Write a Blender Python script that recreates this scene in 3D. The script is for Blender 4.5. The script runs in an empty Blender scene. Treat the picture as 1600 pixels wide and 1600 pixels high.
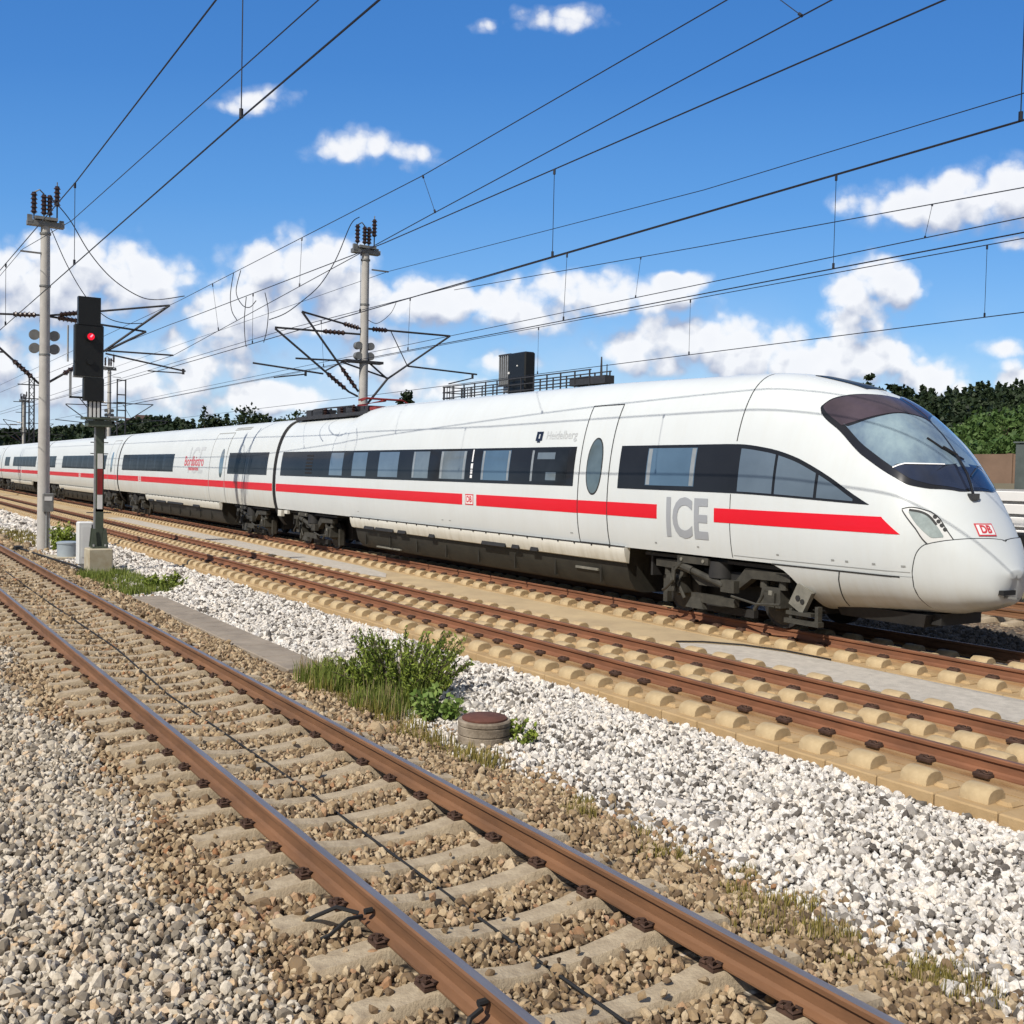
import bpy, bmesh, math, random
import numpy as np
from mathutils import Vector, Matrix

random.seed(7)
RNG = np.random.default_rng(11)
scene = bpy.context.scene
COL = scene.collection
R = math.radians

# ------------------------------------------------------------------ camera
YAW, PITCH, ROLL, CAMZ = R(32.2842), R(-1.9946), R(1.28854), 2.579
fw = Vector((-math.cos(YAW) * math.cos(PITCH), math.sin(YAW) * math.cos(PITCH), math.sin(PITCH)))
rt = fw.cross(Vector((0, 0, 1))).normalized()
up = rt.cross(fw)
cr, sr = math.cos(ROLL), math.sin(ROLL)
rt, up = cr * rt + sr * up, -sr * rt + cr * up
cam_d = bpy.data.cameras.new("camera")
cam = bpy.data.objects.new("camera", cam_d)
COL.objects.link(cam)
cam.matrix_world = Matrix(((rt.x, up.x, -fw.x, 0), (rt.y, up.y, -fw.y, 0), (rt.z, up.z, -fw.z, CAMZ), (0, 0, 0, 1)))
cam_d.sensor_width = 36.0
cam_d.lens = 36.0 * 1661.26 / 1600.0
cam_d.clip_start = 0.1
cam_d.clip_end = 5000.0
scene.camera = cam

# ------------------------------------------------------------------ light
SUN_AZ = Vector((0.34, -0.94, 0))
SUN_EL = R(45)
to_sun = Vector((SUN_AZ.x * math.cos(SUN_EL), SUN_AZ.y * math.cos(SUN_EL), math.sin(SUN_EL)))
sun_d = bpy.data.lights.new("sun", 'SUN')
sun_d.energy = 4.4
sun_d.angle = R(0.53)
sun_d.color = (1.0, 0.94, 0.845)
sun = bpy.data.objects.new("sun", sun_d)
COL.objects.link(sun)
sun.rotation_euler = to_sun.to_track_quat('Z', 'Y').to_euler()
scene.view_settings.view_transform = 'Standard'
scene.view_settings.look = 'None'
scene.view_settings.exposure = 0.14
scene.view_settings.gamma = 1.0
scene.view_settings.use_curve_mapping = False


# ------------------------------------------------------------------ node helpers
class NT:
    def __init__(self, tree):
        self.t = tree

    def n(self, kind, **kw):
        nd = self.t.nodes.new(kind)
        for k, v in kw.items():
            setattr(nd, k, v)
        return nd

    def link(self, a, b):
        self.t.links.new(a, b)

    def setin(self, nd, i, v):
        if isinstance(v, bpy.types.NodeSocket):
            self.link(v, nd.inputs[i])
        elif v is not None:
            nd.inputs[i].default_value = v

    def math(self, op, a, b=None, c=None, clamp=False):
        nd = self.n('ShaderNodeMath', operation=op)
        nd.use_clamp = clamp
        self.setin(nd, 0, a)
        self.setin(nd, 1, b)
        self.setin(nd, 2, c)
        return nd.outputs[0]

    def vmath(self, op, a, b=None):
        nd = self.n('ShaderNodeVectorMath', operation=op)
        self.setin(nd, 0, a)
        self.setin(nd, 1, b)
        return nd.outputs['Value'] if op in ('DOT_PRODUCT', 'LENGTH') else nd.outputs[0]

    def noise(self, vec, scale, detail=4.0, rough=0.55, dist=0.0):
        nd = self.n('ShaderNodeTexNoise')
        if vec is not None:
            self.link(vec, nd.inputs['Vector'])
        nd.inputs['Scale'].default_value = scale
        nd.inputs['Detail'].default_value = detail
        nd.inputs['Roughness'].default_value = rough
        nd.inputs['Distortion'].default_value = dist
        return nd

    def maprange(self, v, a, b, c=0.0, d=1.0, smooth=False):
        nd = self.n('ShaderNodeMapRange')
        if smooth:
            nd.interpolation_type = 'SMOOTHSTEP'
        self.setin(nd, 0, v)
        for i, x in zip((1, 2, 3, 4), (a, b, c, d)):
            nd.inputs[i].default_value = x
        return nd.outputs[0]

    def mix(self, f, a, b, mode='MIX'):
        nd = self.n('ShaderNodeMix', data_type='RGBA', blend_type=mode)
        self.setin(nd, 0, f)
        for i, x in ((6, a), (7, b)):
            if isinstance(x, (tuple, list)) and len(x) == 3:
                x = tuple(x) + (1.0,)
            self.setin(nd, i, x)
        return nd.outputs[2]

    def ramp(self, f, stops, const=False):
        nd = self.n('ShaderNodeValToRGB')
        if const:
            nd.color_ramp.interpolation = 'CONSTANT'
        e = nd.color_ramp.elements
        while len(e) < len(stops):
            e.new(0.5)
        for el, (pos, c) in zip(e, stops):
            el.position = pos
            el.color = tuple(c) + (1.0,)
        self.link(f, nd.inputs[0])
        return nd.outputs[0]


# ------------------------------------------------------------------ world: sky with clouds
world = bpy.data.worlds.new("World")
scene.world = world
world.use_nodes = True
wt = world.node_tree
wt.nodes.clear()
W = NT(wt)
sky = W.n('ShaderNodeTexSky', sky_type='NISHITA')
sky.sun_disc = False
sky.sun_elevation = SUN_EL
sky.sun_rotation = math.atan2(SUN_AZ.x, SUN_AZ.y)
sky.air_density = 1.0
sky.dust_density = 0.6
sky.ozone_density = 2.2
hs = W.n('ShaderNodeHueSaturation')
hs.inputs['Hue'].default_value = 0.505
hs.inputs['Saturation'].default_value = 1.36
hs.inputs['Value'].default_value = 1.0
W.link(sky.outputs[0], hs.inputs['Color'])
SKY_STRENGTH = 0.138

CLOUDS = [(-0.4055,0.1834,0.0692,0.0289),(-0.4681,0.1612,0.0572,0.0373),(-0.3486,0.1728,0.0452,0.0271),(-0.4471,0.1468,0.0963,0.0181),(-0.2022,0.1850,0.0572,0.0349),(-0.2586,0.1540,0.0512,0.0253),(-0.1570,0.1592,0.0361,0.0331),(-0.2255,0.1399,0.0783,0.0151),(-0.0762,0.1599,0.0572,0.0217),(-0.0043,0.1567,0.0602,0.0229),(0.0821,0.1693,0.0783,0.0193),(0.1446,0.1838,0.0301,0.0108),(0.1222,0.1250,0.0452,0.0253),(0.2062,0.1209,0.0692,0.0277),(0.2724,0.1122,0.0361,0.0181),(0.3184,0.1699,0.0313,0.0349),(0.3491,0.1824,0.0241,0.0205),(0.4107,0.2620,0.0903,0.0241),(0.4610,0.2708,0.0482,0.0289),(0.4628,0.2265,0.0331,0.0096),(-0.1552,0.3001,0.0452,0.0181),(-0.1087,0.2964,0.0349,0.0120),(-0.2433,0.3434,0.0373,0.0144),(-0.2700,0.3352,0.0211,0.0072),(0.0372,0.4211,0.0421,0.0144),(-0.0386,0.4141,0.0157,0.0096),(-0.3926,0.0764,0.1325,0.0331),(-0.2304,0.0669,0.0482,0.0144),(-0.1231,0.1064,0.0512,0.0289),(-0.2909,0.1026,0.0722,0.0241),(0.3867,0.0999,0.0361,0.0169),(0.3172,0.1162,0.0542,0.0217),(0.4718,0.1030,0.0271,0.0132),(-0.0091,0.1030,0.0271,0.0132),(0.4546,0.1283,0.0271,0.0096),(-0.0625,0.0779,0.0722,0.0151),(-0.4707,0.0986,0.0722,0.0241),
          # clouds outside the photograph's frame
          (-0.75,0.2,0.16,0.05),(-0.7,0.38,0.10,0.035),(0.72,0.22,0.12,0.04),(0.85,0.36,0.12,0.05),(-1.1,0.25,0.2,0.07),(1.2,0.2,0.2,0.06)]
WEAK = {19: .5, 20: .40, 21: .5, 22: .55, 23: .6, 24: .5, 25: .9, 26: .3, 28: .25, 29: .4, 33: .35, 34: .45, 35: .45, 36: .35}

grp = bpy.data.node_groups.new("cloud_field", 'ShaderNodeTree')
grp.interface.new_socket(name="uv", in_out='INPUT', socket_type='NodeSocketVector')
grp.interface.new_socket(name="field", in_out='OUTPUT', socket_type='NodeSocketFloat')
G = NT(grp)
gi = G.n('NodeGroupInput')
go = G.n('NodeGroupOutput')
warp = G.noise(gi.outputs[0], 18.0, 3.0, 0.6)
wv = G.vmath('SUBTRACT', warp.outputs['Color'], (0.5, 0.5, 0.5))
wv = G.vmath('MULTIPLY', wv, (0.035, 0.022, 0.0))
uvw = G.vmath('ADD', gi.outputs[0], wv)
field = None
for i, (u, v, a, b) in enumerate(CLOUDS):
    s = G.vmath('SUBTRACT', uvw, (u, v, 0.0))
    s = G.vmath('MULTIPLY', s, (0.9 / a, 0.87 / b, 0.0))
    r2 = G.vmath('DOT_PRODUCT', s, s)
    val = G.math('SUBTRACT', 1.0 - WEAK.get(i, 0.0), r2)
    if field is None:
        field = val
    else:
        nd = G.n('ShaderNodeMath', operation='SMOOTH_MAX')
        G.link(field, nd.inputs[0])
        G.link(val, nd.inputs[1])
        nd.inputs[2].default_value = 0.25
        field = nd.outputs[0]
field = G.math('MAXIMUM', field, -2.2)
def puff(scale, vec):
    nd = G.n('ShaderNodeTexVoronoi', feature='F1')
    G.link(vec, nd.inputs['Vector'])
    nd.inputs['Scale'].default_value = scale
    return G.math('SUBTRACT', 0.38, nd.outputs['Distance'])


w2 = G.noise(gi.outputs[0], 45.0, 2.0, 0.6)
uvp = G.vmath('ADD', gi.outputs[0], G.vmath('MULTIPLY', G.vmath('SUBTRACT', w2.outputs['Color'], (0.5, 0.5, 0.5)), (0.016, 0.014, 0.0)))
n1 = G.noise(gi.outputs[0], 24.0, 6.0, 0.62)
field = G.math('ADD', field, G.math('MULTIPLY', puff(30.0, uvp), 1.25))
field = G.math('ADD', field, G.math('MULTIPLY', puff(75.0, uvp), 0.6))
field = G.math('ADD', field, G.math('MULTIPLY', G.math('SUBTRACT', n1.outputs['Fac'], 0.30), 1.6))
G.link(field, go.inputs[0])

FWD = (-math.cos(YAW), math.sin(YAW), 0.0)          # fixed world directions the cloud layer is laid out on
RGT = (math.sin(YAW), math.cos(YAW), 0.0)
tc = W.n('ShaderNodeTexCoord')
dirv = tc.outputs['Generated']
df = W.vmath('DOT_PRODUCT', dirv, FWD)
dr = W.vmath('DOT_PRODUCT', dirv, RGT)
sp = W.n('ShaderNodeSeparateXYZ')
W.link(dirv, sp.inputs[0])
dfm = W.math('MAXIMUM', W.math('ABSOLUTE', df), 0.08)
cu = W.math('DIVIDE', dr, dfm)
cv = W.math('DIVIDE', sp.outputs[2], dfm)
cb = W.n('ShaderNodeCombineXYZ')
W.link(cu, cb.inputs[0])
W.link(cv, cb.inputs[1])
uv = cb.outputs[0]
ga = W.n('ShaderNodeGroup', node_tree=grp)
W.link(uv, ga.inputs[0])
gb_ = W.n('ShaderNodeGroup', node_tree=grp)
W.link(W.vmath('ADD', uv, (-0.008, 0.026, 0.0)), gb_.inputs[0])
D0, D1 = ga.outputs[0], gb_.outputs[0]
alpha = W.maprange(D0, -0.22, 0.72, 0.0, 1.0, smooth=True)
lit = W.math('ADD', W.math('MULTIPLY', W.math("SUBTRACT", D0, D1), 0.85), 0.60, clamp=True)
thin = W.maprange(D0, 0.2, 1.3, 0.0, 1.0)
shade = W.mix(lit, (0.37, 0.42, 0.555), (0.90, 0.905, 0.92))
body = W.mix(W.math('MULTIPLY', thin, 0.15), shade, (0.55, 0.60, 0.72))
grad = W.ramp(W.maprange(cv, 0.0, 0.6, 0.0, 1.0), [(0.0, (.50, .67, .84)), (0.12, (.36, .58, .83)), (0.24, (.19, .43, .80)), (0.42, (.105, .315, .71)), (0.62, (.062, .225, .60)), (1.0, (.035, .15, .47))])
veil = W.noise(uv, 5.0, 6.0, 0.6)
lowv = W.maprange(cv, 0.02, 0.20, 1.0, 0.0, smooth=True)
vf = W.math('MULTIPLY', W.maprange(veil.outputs['Fac'], 0.42, 0.70), W.math('MULTIPLY', lowv, 0.62))
skyc = W.mix(1.0, hs.outputs[0], (SKY_STRENGTH,) * 3, 'MULTIPLY')
skyc = W.mix(0.75, skyc, grad)
skyv = W.mix(vf, skyc, (0.62, 0.71, 0.86))
wisp_n = W.noise(uv, 26.0, 6.0, 0.65)
wisp = W.math('MULTIPLY', W.maprange(D0, -0.6, 0.35, 0.0, 0.38, smooth=True), W.maprange(wisp_n.outputs['Fac'], 0.32, 0.62))
bw = W.math('MAXIMUM', W.math('MULTIPLY', alpha, 0.95), wisp)
final = W.mix(bw, skyv, body)
deck = W.math('MAXIMUM', W.maprange(df, 0.25, -0.15), W.maprange(sp.outputs[2], 0.50, 0.75))
ambient_grey_n = W.noise(dirv, 3.0, 4.0, 0.6)
deck = W.math('MULTIPLY', deck, W.maprange(ambient_grey_n.outputs['Fac'], 0.35, 0.6, 0.45, 1.0))
final = W.mix(deck, final, (0.235, 0.25, 0.27))  # grey added overhead and behind the camera to neutralise the blue fill light
bg = W.n('ShaderNodeBackground')
W.link(final, bg.inputs[0])
bg.inputs[1].default_value = 1.0
wo = W.n('ShaderNodeOutputWorld')
W.link(bg.outputs[0], wo.inputs[0])
try:
    world.cycles.sampling_method = 'MANUAL'
    world.cycles.sample_map_resolution = 512
except Exception:
    pass


# ------------------------------------------------------------------ materials
MATS = {}


def mat(name, color, rough=0.6, metal=0.0, var=0.25, scale=3.0, bump=0.0, bscale=40.0, dark=None, spec=0.5, stretch=None, coat=0.0, emit=None):
    """A principled material whose colour wanders between color and dark over object-space noise."""
    m = bpy.data.materials.new(name)
    m.use_nodes = True
    t = m.node_tree
    t.nodes.clear()
    N = NT(t)
    out = N.n('ShaderNodeOutputMaterial')
    p = N.n('ShaderNodeBsdfPrincipled')
    N.link(p.outputs[0], out.inputs[0])
    tcn = N.n('ShaderNodeTexCoord')
    vec = tcn.outputs['Object']
    if stretch:
        mp = N.n('ShaderNodeMapping')
        mp.inputs['Scale'].default_value = stretch
        N.link(vec, mp.inputs[0])
        vec = mp.outputs[0]
    nz = N.noise(vec, scale, 6.0, 0.62)
    d = dark if dark else tuple(c * (1.0 - var) for c in color)
    c = N.mix(N.maprange(nz.outputs['Fac'], 0.32, 0.68), d, color)
    N.link(c, p.inputs['Base Color'])
    p.inputs['Roughness'].default_value = rough
    p.inputs['Metallic'].default_value = metal
    p.inputs['Specular IOR Level'].default_value = spec
    p.inputs['Coat Weight'].default_value = coat
    p.inputs['Coat Roughness'].default_value = 0.08
    if emit:
        p.inputs['Emission Color'].default_value = tuple(emit[:3]) + (1.0,)
        p.inputs['Emission Strength'].default_value = emit[3]
    if bump:
        bn = N.noise(vec, bscale, 5.0, 0.6)
        b = N.n('ShaderNodeBump')
        b.inputs['Strength'].default_value = bump
        b.inputs['Distance'].default_value = 0.02
        N.link(bn.outputs['Fac'], b.inputs['Height'])
        N.link(b.outputs[0], p.inputs['Normal'])
    MATS[name] = m
    return m


def paint_mat(name, color, grime, zlo, zhi, rough=0.42):
    """Body paint with road film that thickens low on the side and faint vertical streaks (a deposit, fixed to the body)."""
    m = mat(name, color, rough, var=0.06, scale=0.7, coat=0.06, spec=.4)
    t = m.node_tree
    N = NT(t)
    p = next(n for n in t.nodes if n.type == 'BSDF_PRINCIPLED')
    base = p.inputs['Base Color'].links[0].from_socket
    g = N.n('ShaderNodeNewGeometry')
    sx = N.n('ShaderNodeSeparateXYZ')
    N.link(g.outputs['Position'], sx.inputs[0])
    mp = N.n('ShaderNodeMapping')
    mp.inputs['Scale'].default_value = (3.0, 0.3, 0.35)
    N.link(g.outputs['Position'], mp.inputs[0])
    st = N.noise(mp.outputs[0], 2.2, 6.0, 0.65)
    low = N.maprange(sx.outputs[2], zlo, zhi, 1.0, 0.0, smooth=True)
    f = N.math('MULTIPLY', low, N.maprange(st.outputs['Fac'], 0.25, 0.75, 0.25, 1.0), clamp=True)
    f2 = N.math('ADD', f, N.math('MULTIPLY', N.maprange(st.outputs['Fac'], 0.45, 0.8), 0.14), clamp=True)
    N.link(N.mix(f2, base, grime), p.inputs['Base Color'])
    return m


def leaf_mat(name, c1, c2, rough=0.6):
    m = bpy.data.materials.new(name)
    m.use_nodes = True
    t = m.node_tree
    t.nodes.clear()
    N = NT(t)
    out = N.n('ShaderNodeOutputMaterial')
    g = N.n('ShaderNodeNewGeometry')
    nz = N.noise(g.outputs['Position'], 0.9, 3.0, 0.6)
    f = N.math('ADD', N.math('MULTIPLY', g.outputs['Random Per Island'], 0.6), N.math('MULTIPLY', nz.outputs['Fac'], 0.4))
    c = N.mix(N.maprange(f, 0.15, 0.8), c1, c2)
    p = N.n('ShaderNodeBsdfPrincipled')
    p.inputs['Roughness'].default_value = rough
    p.inputs['Specular IOR Level'].default_value = 0.3
    N.link(c, p.inputs['Base Color'])
    tr = N.n('ShaderNodeBsdfTranslucent')
    N.link(c, tr.inputs['Color'])
    ms = N.n('ShaderNodeMixShader')
    ms.inputs[0].default_value = 0.25
    N.link(p.outputs[0], ms.inputs[1])
    N.link(tr.outputs[0], ms.inputs[2])
    N.link(ms.outputs[0], out.inputs[0])
    MATS[name] = m
    return m


def stone_mat(name, stops):
    """Crushed stone: each stone its own shade."""
    m = bpy.data.materials.new(name)
    m.use_nodes = True
    t = m.node_tree
    t.nodes.clear()
    N = NT(t)
    out = N.n('ShaderNodeOutputMaterial')
    p = N.n('ShaderNodeBsdfPrincipled')
    N.link(p.outputs[0], out.inputs[0])
    oi = N.n('ShaderNodeObjectInfo')
    g = N.n('ShaderNodeNewGeometry')
    nz = N.noise(g.outputs['Position'], 0.8, 4.0, 0.6)
    f = N.math('ADD', N.math('MULTIPLY', oi.outputs['Random'], 0.8), N.math('MULTIPLY', N.maprange(nz.outputs['Fac'], 0.3, 0.7), 0.2))
    c = N.ramp(f, stops)
    fine = N.noise(g.outputs['Position'], 60.0, 4.0, 0.6)
    c = N.mix(N.maprange(fine.outputs['Fac'], 0.35, 0.65, 0.0, 0.35), c, (0.16, 0.13, 0.10))
    N.link(c, p.inputs['Base Color'])
    p.inputs['Roughness'].default_value = 0.85
    p.inputs['Specular IOR Level'].default_value = 0.25
    MATS[name] = m
    return m


def bed_mat(name, stops, gap_shade, scale):
    """Stone bed seen far off or between the modelled stones: cells of stone over dark gaps."""
    m = bpy.data.materials.new(name)
    m.use_nodes = True
    t = m.node_tree
    t.nodes.clear()
    N = NT(t)
    out = N.n('ShaderNodeOutputMaterial')
    p = N.n('ShaderNodeBsdfPrincipled')
    N.link(p.outputs[0], out.inputs[0])
    g = N.n('ShaderNodeNewGeometry')
    vo = N.n('ShaderNodeTexVoronoi')
    vo.inputs['Scale'].default_value = scale
    N.link(g.outputs['Position'], vo.inputs['Vector'])
    sc = N.n('ShaderNodeSeparateColor')
    N.link(vo.outputs['Color'], sc.inputs[0])
    c = N.ramp(sc.outputs[0], stops)
    gap = N.maprange(vo.outputs['Distance'], 0.35, 0.62, 0.0, 0.8)
    big = N.noise(g.outputs['Position'], 0.5, 5.0, 0.6)
    c = N.mix(N.maprange(big.outputs['Fac'], 0.3, 0.7, 0.0, 0.35), c, gap_shade)
    c = N.mix(gap, c, gap_shade)  # dark rim of every cell paints in the shade between stones
    N.link(c, p.inputs['Base Color'])
    p.inputs['Roughness'].default_value = 0.9
    b = N.n('ShaderNodeBump')
    b.inputs['Strength'].default_value = 1.0
    b.inputs['Distance'].default_value = 0.05
    b.invert = True
    N.link(vo.outputs['Distance'], b.inputs['Height'])
    N.link(b.outputs[0], p.inputs['Normal'])
    MATS[name] = m
    return m


WHITE_STOPS = [(0.0, (.035, .031, .027)), (0.17, (.15, .135, .12)), (0.30, (.52, .49, .45)), (0.55, (.83, .80, .75)), (0.84, (.74, .67, .58)), (1.0, (.90, .88, .84))]  # darkest stops stand in for shadows among the white stones
BROWN_STOPS = [(0.0, (.045, .03, .018)), (0.2, (.17, .11, .06)), (0.5, (.37, .265, .15)), (0.78, (.53, .42, .275)), (0.93, (.32, .145, .06)), (1.0, (.68, .61, .50))]
GREY_STOPS = [(0.0, (.05, .043, .034)), (0.20, (.24, .205, .16)), (0.45, (.50, .435, .34)), (0.72, (.68, .61, .505)), (0.86, (.56, .395, .235)), (0.92, (.29, .285, .27)), (1.0, (.85, .80, .71))]
DARK_STOPS = [(0.0, (.015, .014, .013)), (0.5, (.05, .045, .04)), (0.9, (.10, .09, .08)), (1.0, (.25, .22, .2))]
stone_mat('white_stone', WHITE_STOPS)
stone_mat('brown_stone', BROWN_STOPS)
stone_mat('grey_stone', GREY_STOPS)
stone_mat('dark_stone', DARK_STOPS)
bed_mat('white_bed', WHITE_STOPS, (.035, .03, .025), 17)
bed_mat('brown_bed', BROWN_STOPS, (.03, .02, .014), 17)
bed_mat('grey_bed', GREY_STOPS, (.035, .03, .024), 17)
bed_mat('dark_bed', DARK_STOPS, (.02, .018, .016), 17)

mat('rail_rust', (.22, .105, .048), .75, var=.45, scale=5, bump=.15, bscale=60, stretch=(.25, 1, 1))
mat('rail_rust_red', (.255, .105, .05), .75, var=.45, scale=5, bump=.15, bscale=60, stretch=(.25, 1, 1))
mat('rail_top_worn', (.30, .28, .29), .42, metal=.55, var=.35, scale=4, stretch=(.2, 3, 1))
mat('rail_top_brown', (.20, .10, .065), .55, metal=.2, var=.35, scale=4, stretch=(.2, 3, 1))
mat('rail_top_shine', (.5, .5, .52), .3, metal=.8, var=.2)
mat('clip_rust', (.085, .042, .026), .85, var=.6, scale=14)
mat('sleeper_concrete', (.47, .385, .265), .9, var=.4, scale=9, bump=.5, bscale=45, dark=(.29, .225, .15))
mat('slab_concrete', (.45, .315, .165), .9, var=.3, scale=2.2, bump=.25, bscale=50, dark=(.36, .24, .115))
_t = MATS['slab_concrete'].node_tree
_N = NT(_t)
_p = next(n for n in _t.nodes if n.type == 'BSDF_PRINCIPLED')
_b = _p.inputs['Base Color'].links[0].from_socket
_tc = _N.n('ShaderNodeTexCoord')
_sx = _N.n('ShaderNodeSeparateXYZ')
_N.link(_tc.outputs['Object'], _sx.inputs[0])
_d = _N.math('ABSOLUTE', _N.math('SUBTRACT', _N.math('ABSOLUTE', _sx.outputs[1]), .7535))
_mp = _N.n('ShaderNodeMapping')
_mp.inputs['Scale'].default_value = (1.2, 4.0, 4.0)
_N.link(_tc.outputs['Object'], _mp.inputs[0])
_z = _N.noise(_mp.outputs[0], 2.6, 6.0, .65)
_f = _N.math('MULTIPLY', _N.maprange(_d, .10, .50, 1.0, 0.0), _N.maprange(_z.outputs['Fac'], .3, .7, .15, .9))
_g = _N.maprange(_z.outputs['Fac'], .55, .78, 0.0, .45)
_c = _N.mix(_g, _b, (.20, .15, .09))
_N.link(_N.mix(_f, _c, (.27, .13, .055)), _p.inputs['Base Color'])
mat('hump_concrete', (.50, .385, .225), .9, var=.35, scale=4, bump=.3, bscale=40, dark=(.36, .26, .14))
mat('grey_fill', (.52, .475, .41), .95, var=.25, scale=7, bump=.6, bscale=70)
mat('tan_fill', (.50, .385, .225), .95, var=.25, scale=1.2, bump=.25, bscale=50, dark=(.37, .28, .17))
mat('duct_concrete', (.33, .275, .215), .9, var=.35, scale=2.5, bump=.3, bscale=30)
mat('block_concrete', (.47, .43, .33), .9, var=.35, scale=3.5, bump=.3, bscale=30, dark=(.36, .30, .20))
mat('mast_concrete', (.50, .48, .45), .8, var=.22, scale=2.0, bump=.2, bscale=30)
mat('steel_grey', (.26, .26, .25), .55, metal=.4, var=.3, scale=5)
mat('steel_dark', (.055, .055, .06), .6, metal=.2, var=.35, scale=6)
mat('galvanised', (.42, .43, .43), .5, metal=.4, var=.25, scale=8)
mat('insulator_brown', (.045, .022, .018), .3, var=.4, scale=8)
mat('wire_metal', (.022, .024, .035), .5, metal=.3, var=.3)
mat('black_rubber', (.012, .012, .013), .75, var=.3)
mat('signal_black', (.008, .009, .009), .45, var=.3, scale=4)
mat('signal_green', (.085, .105, .075), .6, var=.35, scale=5)
mat('signal_red', (.30, .025, .025), .5, var=.3)
mat('signal_white', (.78, .77, .74), .5, var=.15)
mat('red_lamp', (.5, .0, .02), .3, var=.1, emit=(1.0, .01, .03, .75))
mat('lamp_core', (.9, .3, .4), .3, var=.1, emit=(1.0, .25, .35, 1.1))
mat('cabinet_white', (.74, .75, .74), .5, var=.12, scale=2)
mat('cabinet_green', (.10, .12, .115), .6, var=.3, scale=2)
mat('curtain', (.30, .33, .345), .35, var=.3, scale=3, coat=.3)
mat('pipe_grey', (.33, .38, .42), .45, var=.15, scale=3)
mat('rusty_lid', (.14, .052, .034), .85, var=.45, scale=6, bump=.3)
mat('ring_concrete', (.34, .285, .22), .95, var=.5, scale=5, bump=.5, bscale=30, dark=(.13, .10, .07))

paint_mat('train_white', (.64, .67, .665), (.50, .47, .385), 0.8, 2.3)
paint_mat('nose_white_sky', (.655, .69, .695), (.53, .50, .41), 0.45, 1.25, rough=.36)  # cooler than the other cars: reflected sky put into the paint colour
paint_mat('skirt_paint', (.70, .69, .63), (.34, .30, .20), 0.6, 1.25, rough=.45)
mat('roof_grey', (.62, .64, .63), .5, var=.15, scale=1.5)
mat('belly_grime_shade', (.028, .026, .019), .7, var=.5, scale=2.2, bump=.2)  # dirty olive tone, made darker to carry the shade under the car
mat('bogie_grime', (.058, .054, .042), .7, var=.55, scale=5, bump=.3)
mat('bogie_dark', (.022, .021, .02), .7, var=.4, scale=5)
mat('bogie_light', (.22, .21, .175), .6, var=.4, scale=5)
mat('stripe_red', (.72, .005, .018), .3, var=.05, scale=1, coat=.2)
mat('letter_grey', (.34, .36, .39), .4, var=.05)
mat('letter_pale', (.52, .54, .55), .5, var=.05)
mat('letter_red', (.62, .06, .07), .4, var=.05)
mat('letter_white', (.85, .85, .85), .4, var=.03)
mat('band_black', (.022, .024, .028), .2, var=.25, scale=.8, coat=.4, spec=0)
mat('pane_blue', (.125, .165, .205), .07, var=.32, scale=.55, coat=.5)  # sky mirrored in the blue and pale panes is put into their base colours
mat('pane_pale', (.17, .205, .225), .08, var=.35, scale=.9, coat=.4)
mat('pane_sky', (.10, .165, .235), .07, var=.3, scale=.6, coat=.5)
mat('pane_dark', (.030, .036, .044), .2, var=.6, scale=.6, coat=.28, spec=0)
mat('door_glass', (.12, .16, .17), .07, var=.35, scale=2.0, coat=.5)
mat('seam_dark', (.03, .032, .033), .7, var=.2)
mat('seam_grey', (.33, .34, .33), .7, var=.2)
mat('frame_black', (.018, .018, .021), .16, var=.3, coat=.3)
mat('shade_plum', (.075, .055, .068), .2, var=.45, scale=1.6, coat=.4)
mat('windscreen_blue', (.26, .35, .39), .05, var=.45, scale=1.3, coat=.8, dark=(.10, .15, .225), stretch=(1.5, 1.5, .5))  # bright sky reflection is put into this base colour and its mottling
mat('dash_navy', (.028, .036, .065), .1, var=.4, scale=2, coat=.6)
mat('lamp_glass', (.36, .42, .41), .12, var=.35, scale=6, coat=.6)
mat('lamp_frame', (.66, .67, .66), .35, var=.08)
mat('panto_red', (.30, .04, .035), .5, var=.4, scale=6)
mat('fence_white', (.80, .79, .77), .5, var=.1, scale=1)
mat('fence_groove', (.34, .34, .34), .7, var=.2)
mat('brick_brown', (.23, .15, .105), .9, var=.3, scale=.6, bump=.3, bscale=8)
mat('bark', (.11, .08, .055), .95, var=.4, scale=6, bump=.5)
mat('earth', (.19, .14, .085), 1.0, var=.45, scale=.12, dark=(.10, .11, .045))
mat('hill_green', (.030, .048, .018), 1.0, var=.5, scale=.05)
mat('house_wall', (.6, .58, .52), .8, var=.1)
mat('house_roof', (.10, .06, .05), .8, var=.2)
leaf_mat('bush_leaf', (.07, .115, .014), (.33, .40, .07))
leaf_mat('young_leaf', (.09, .17, .03), (.24, .32, .08))
leaf_mat('grass_green', (.08, .125, .02), (.26, .30, .065))
leaf_mat('grass_olive', (.15, .13, .03), (.34, .28, .08))
leaf_mat('grass_dry', (.30, .22, .11), (.48, .38, .22))
leaf_mat('tree_dark', (.010, .020, .008), (.034, .055, .018))
leaf_mat('conifer_dark', (.013, .025, .012), (.042, .066, .026))
leaf_mat('tree_bright', (.045, .095, .02), (.12, .19, .055))


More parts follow.
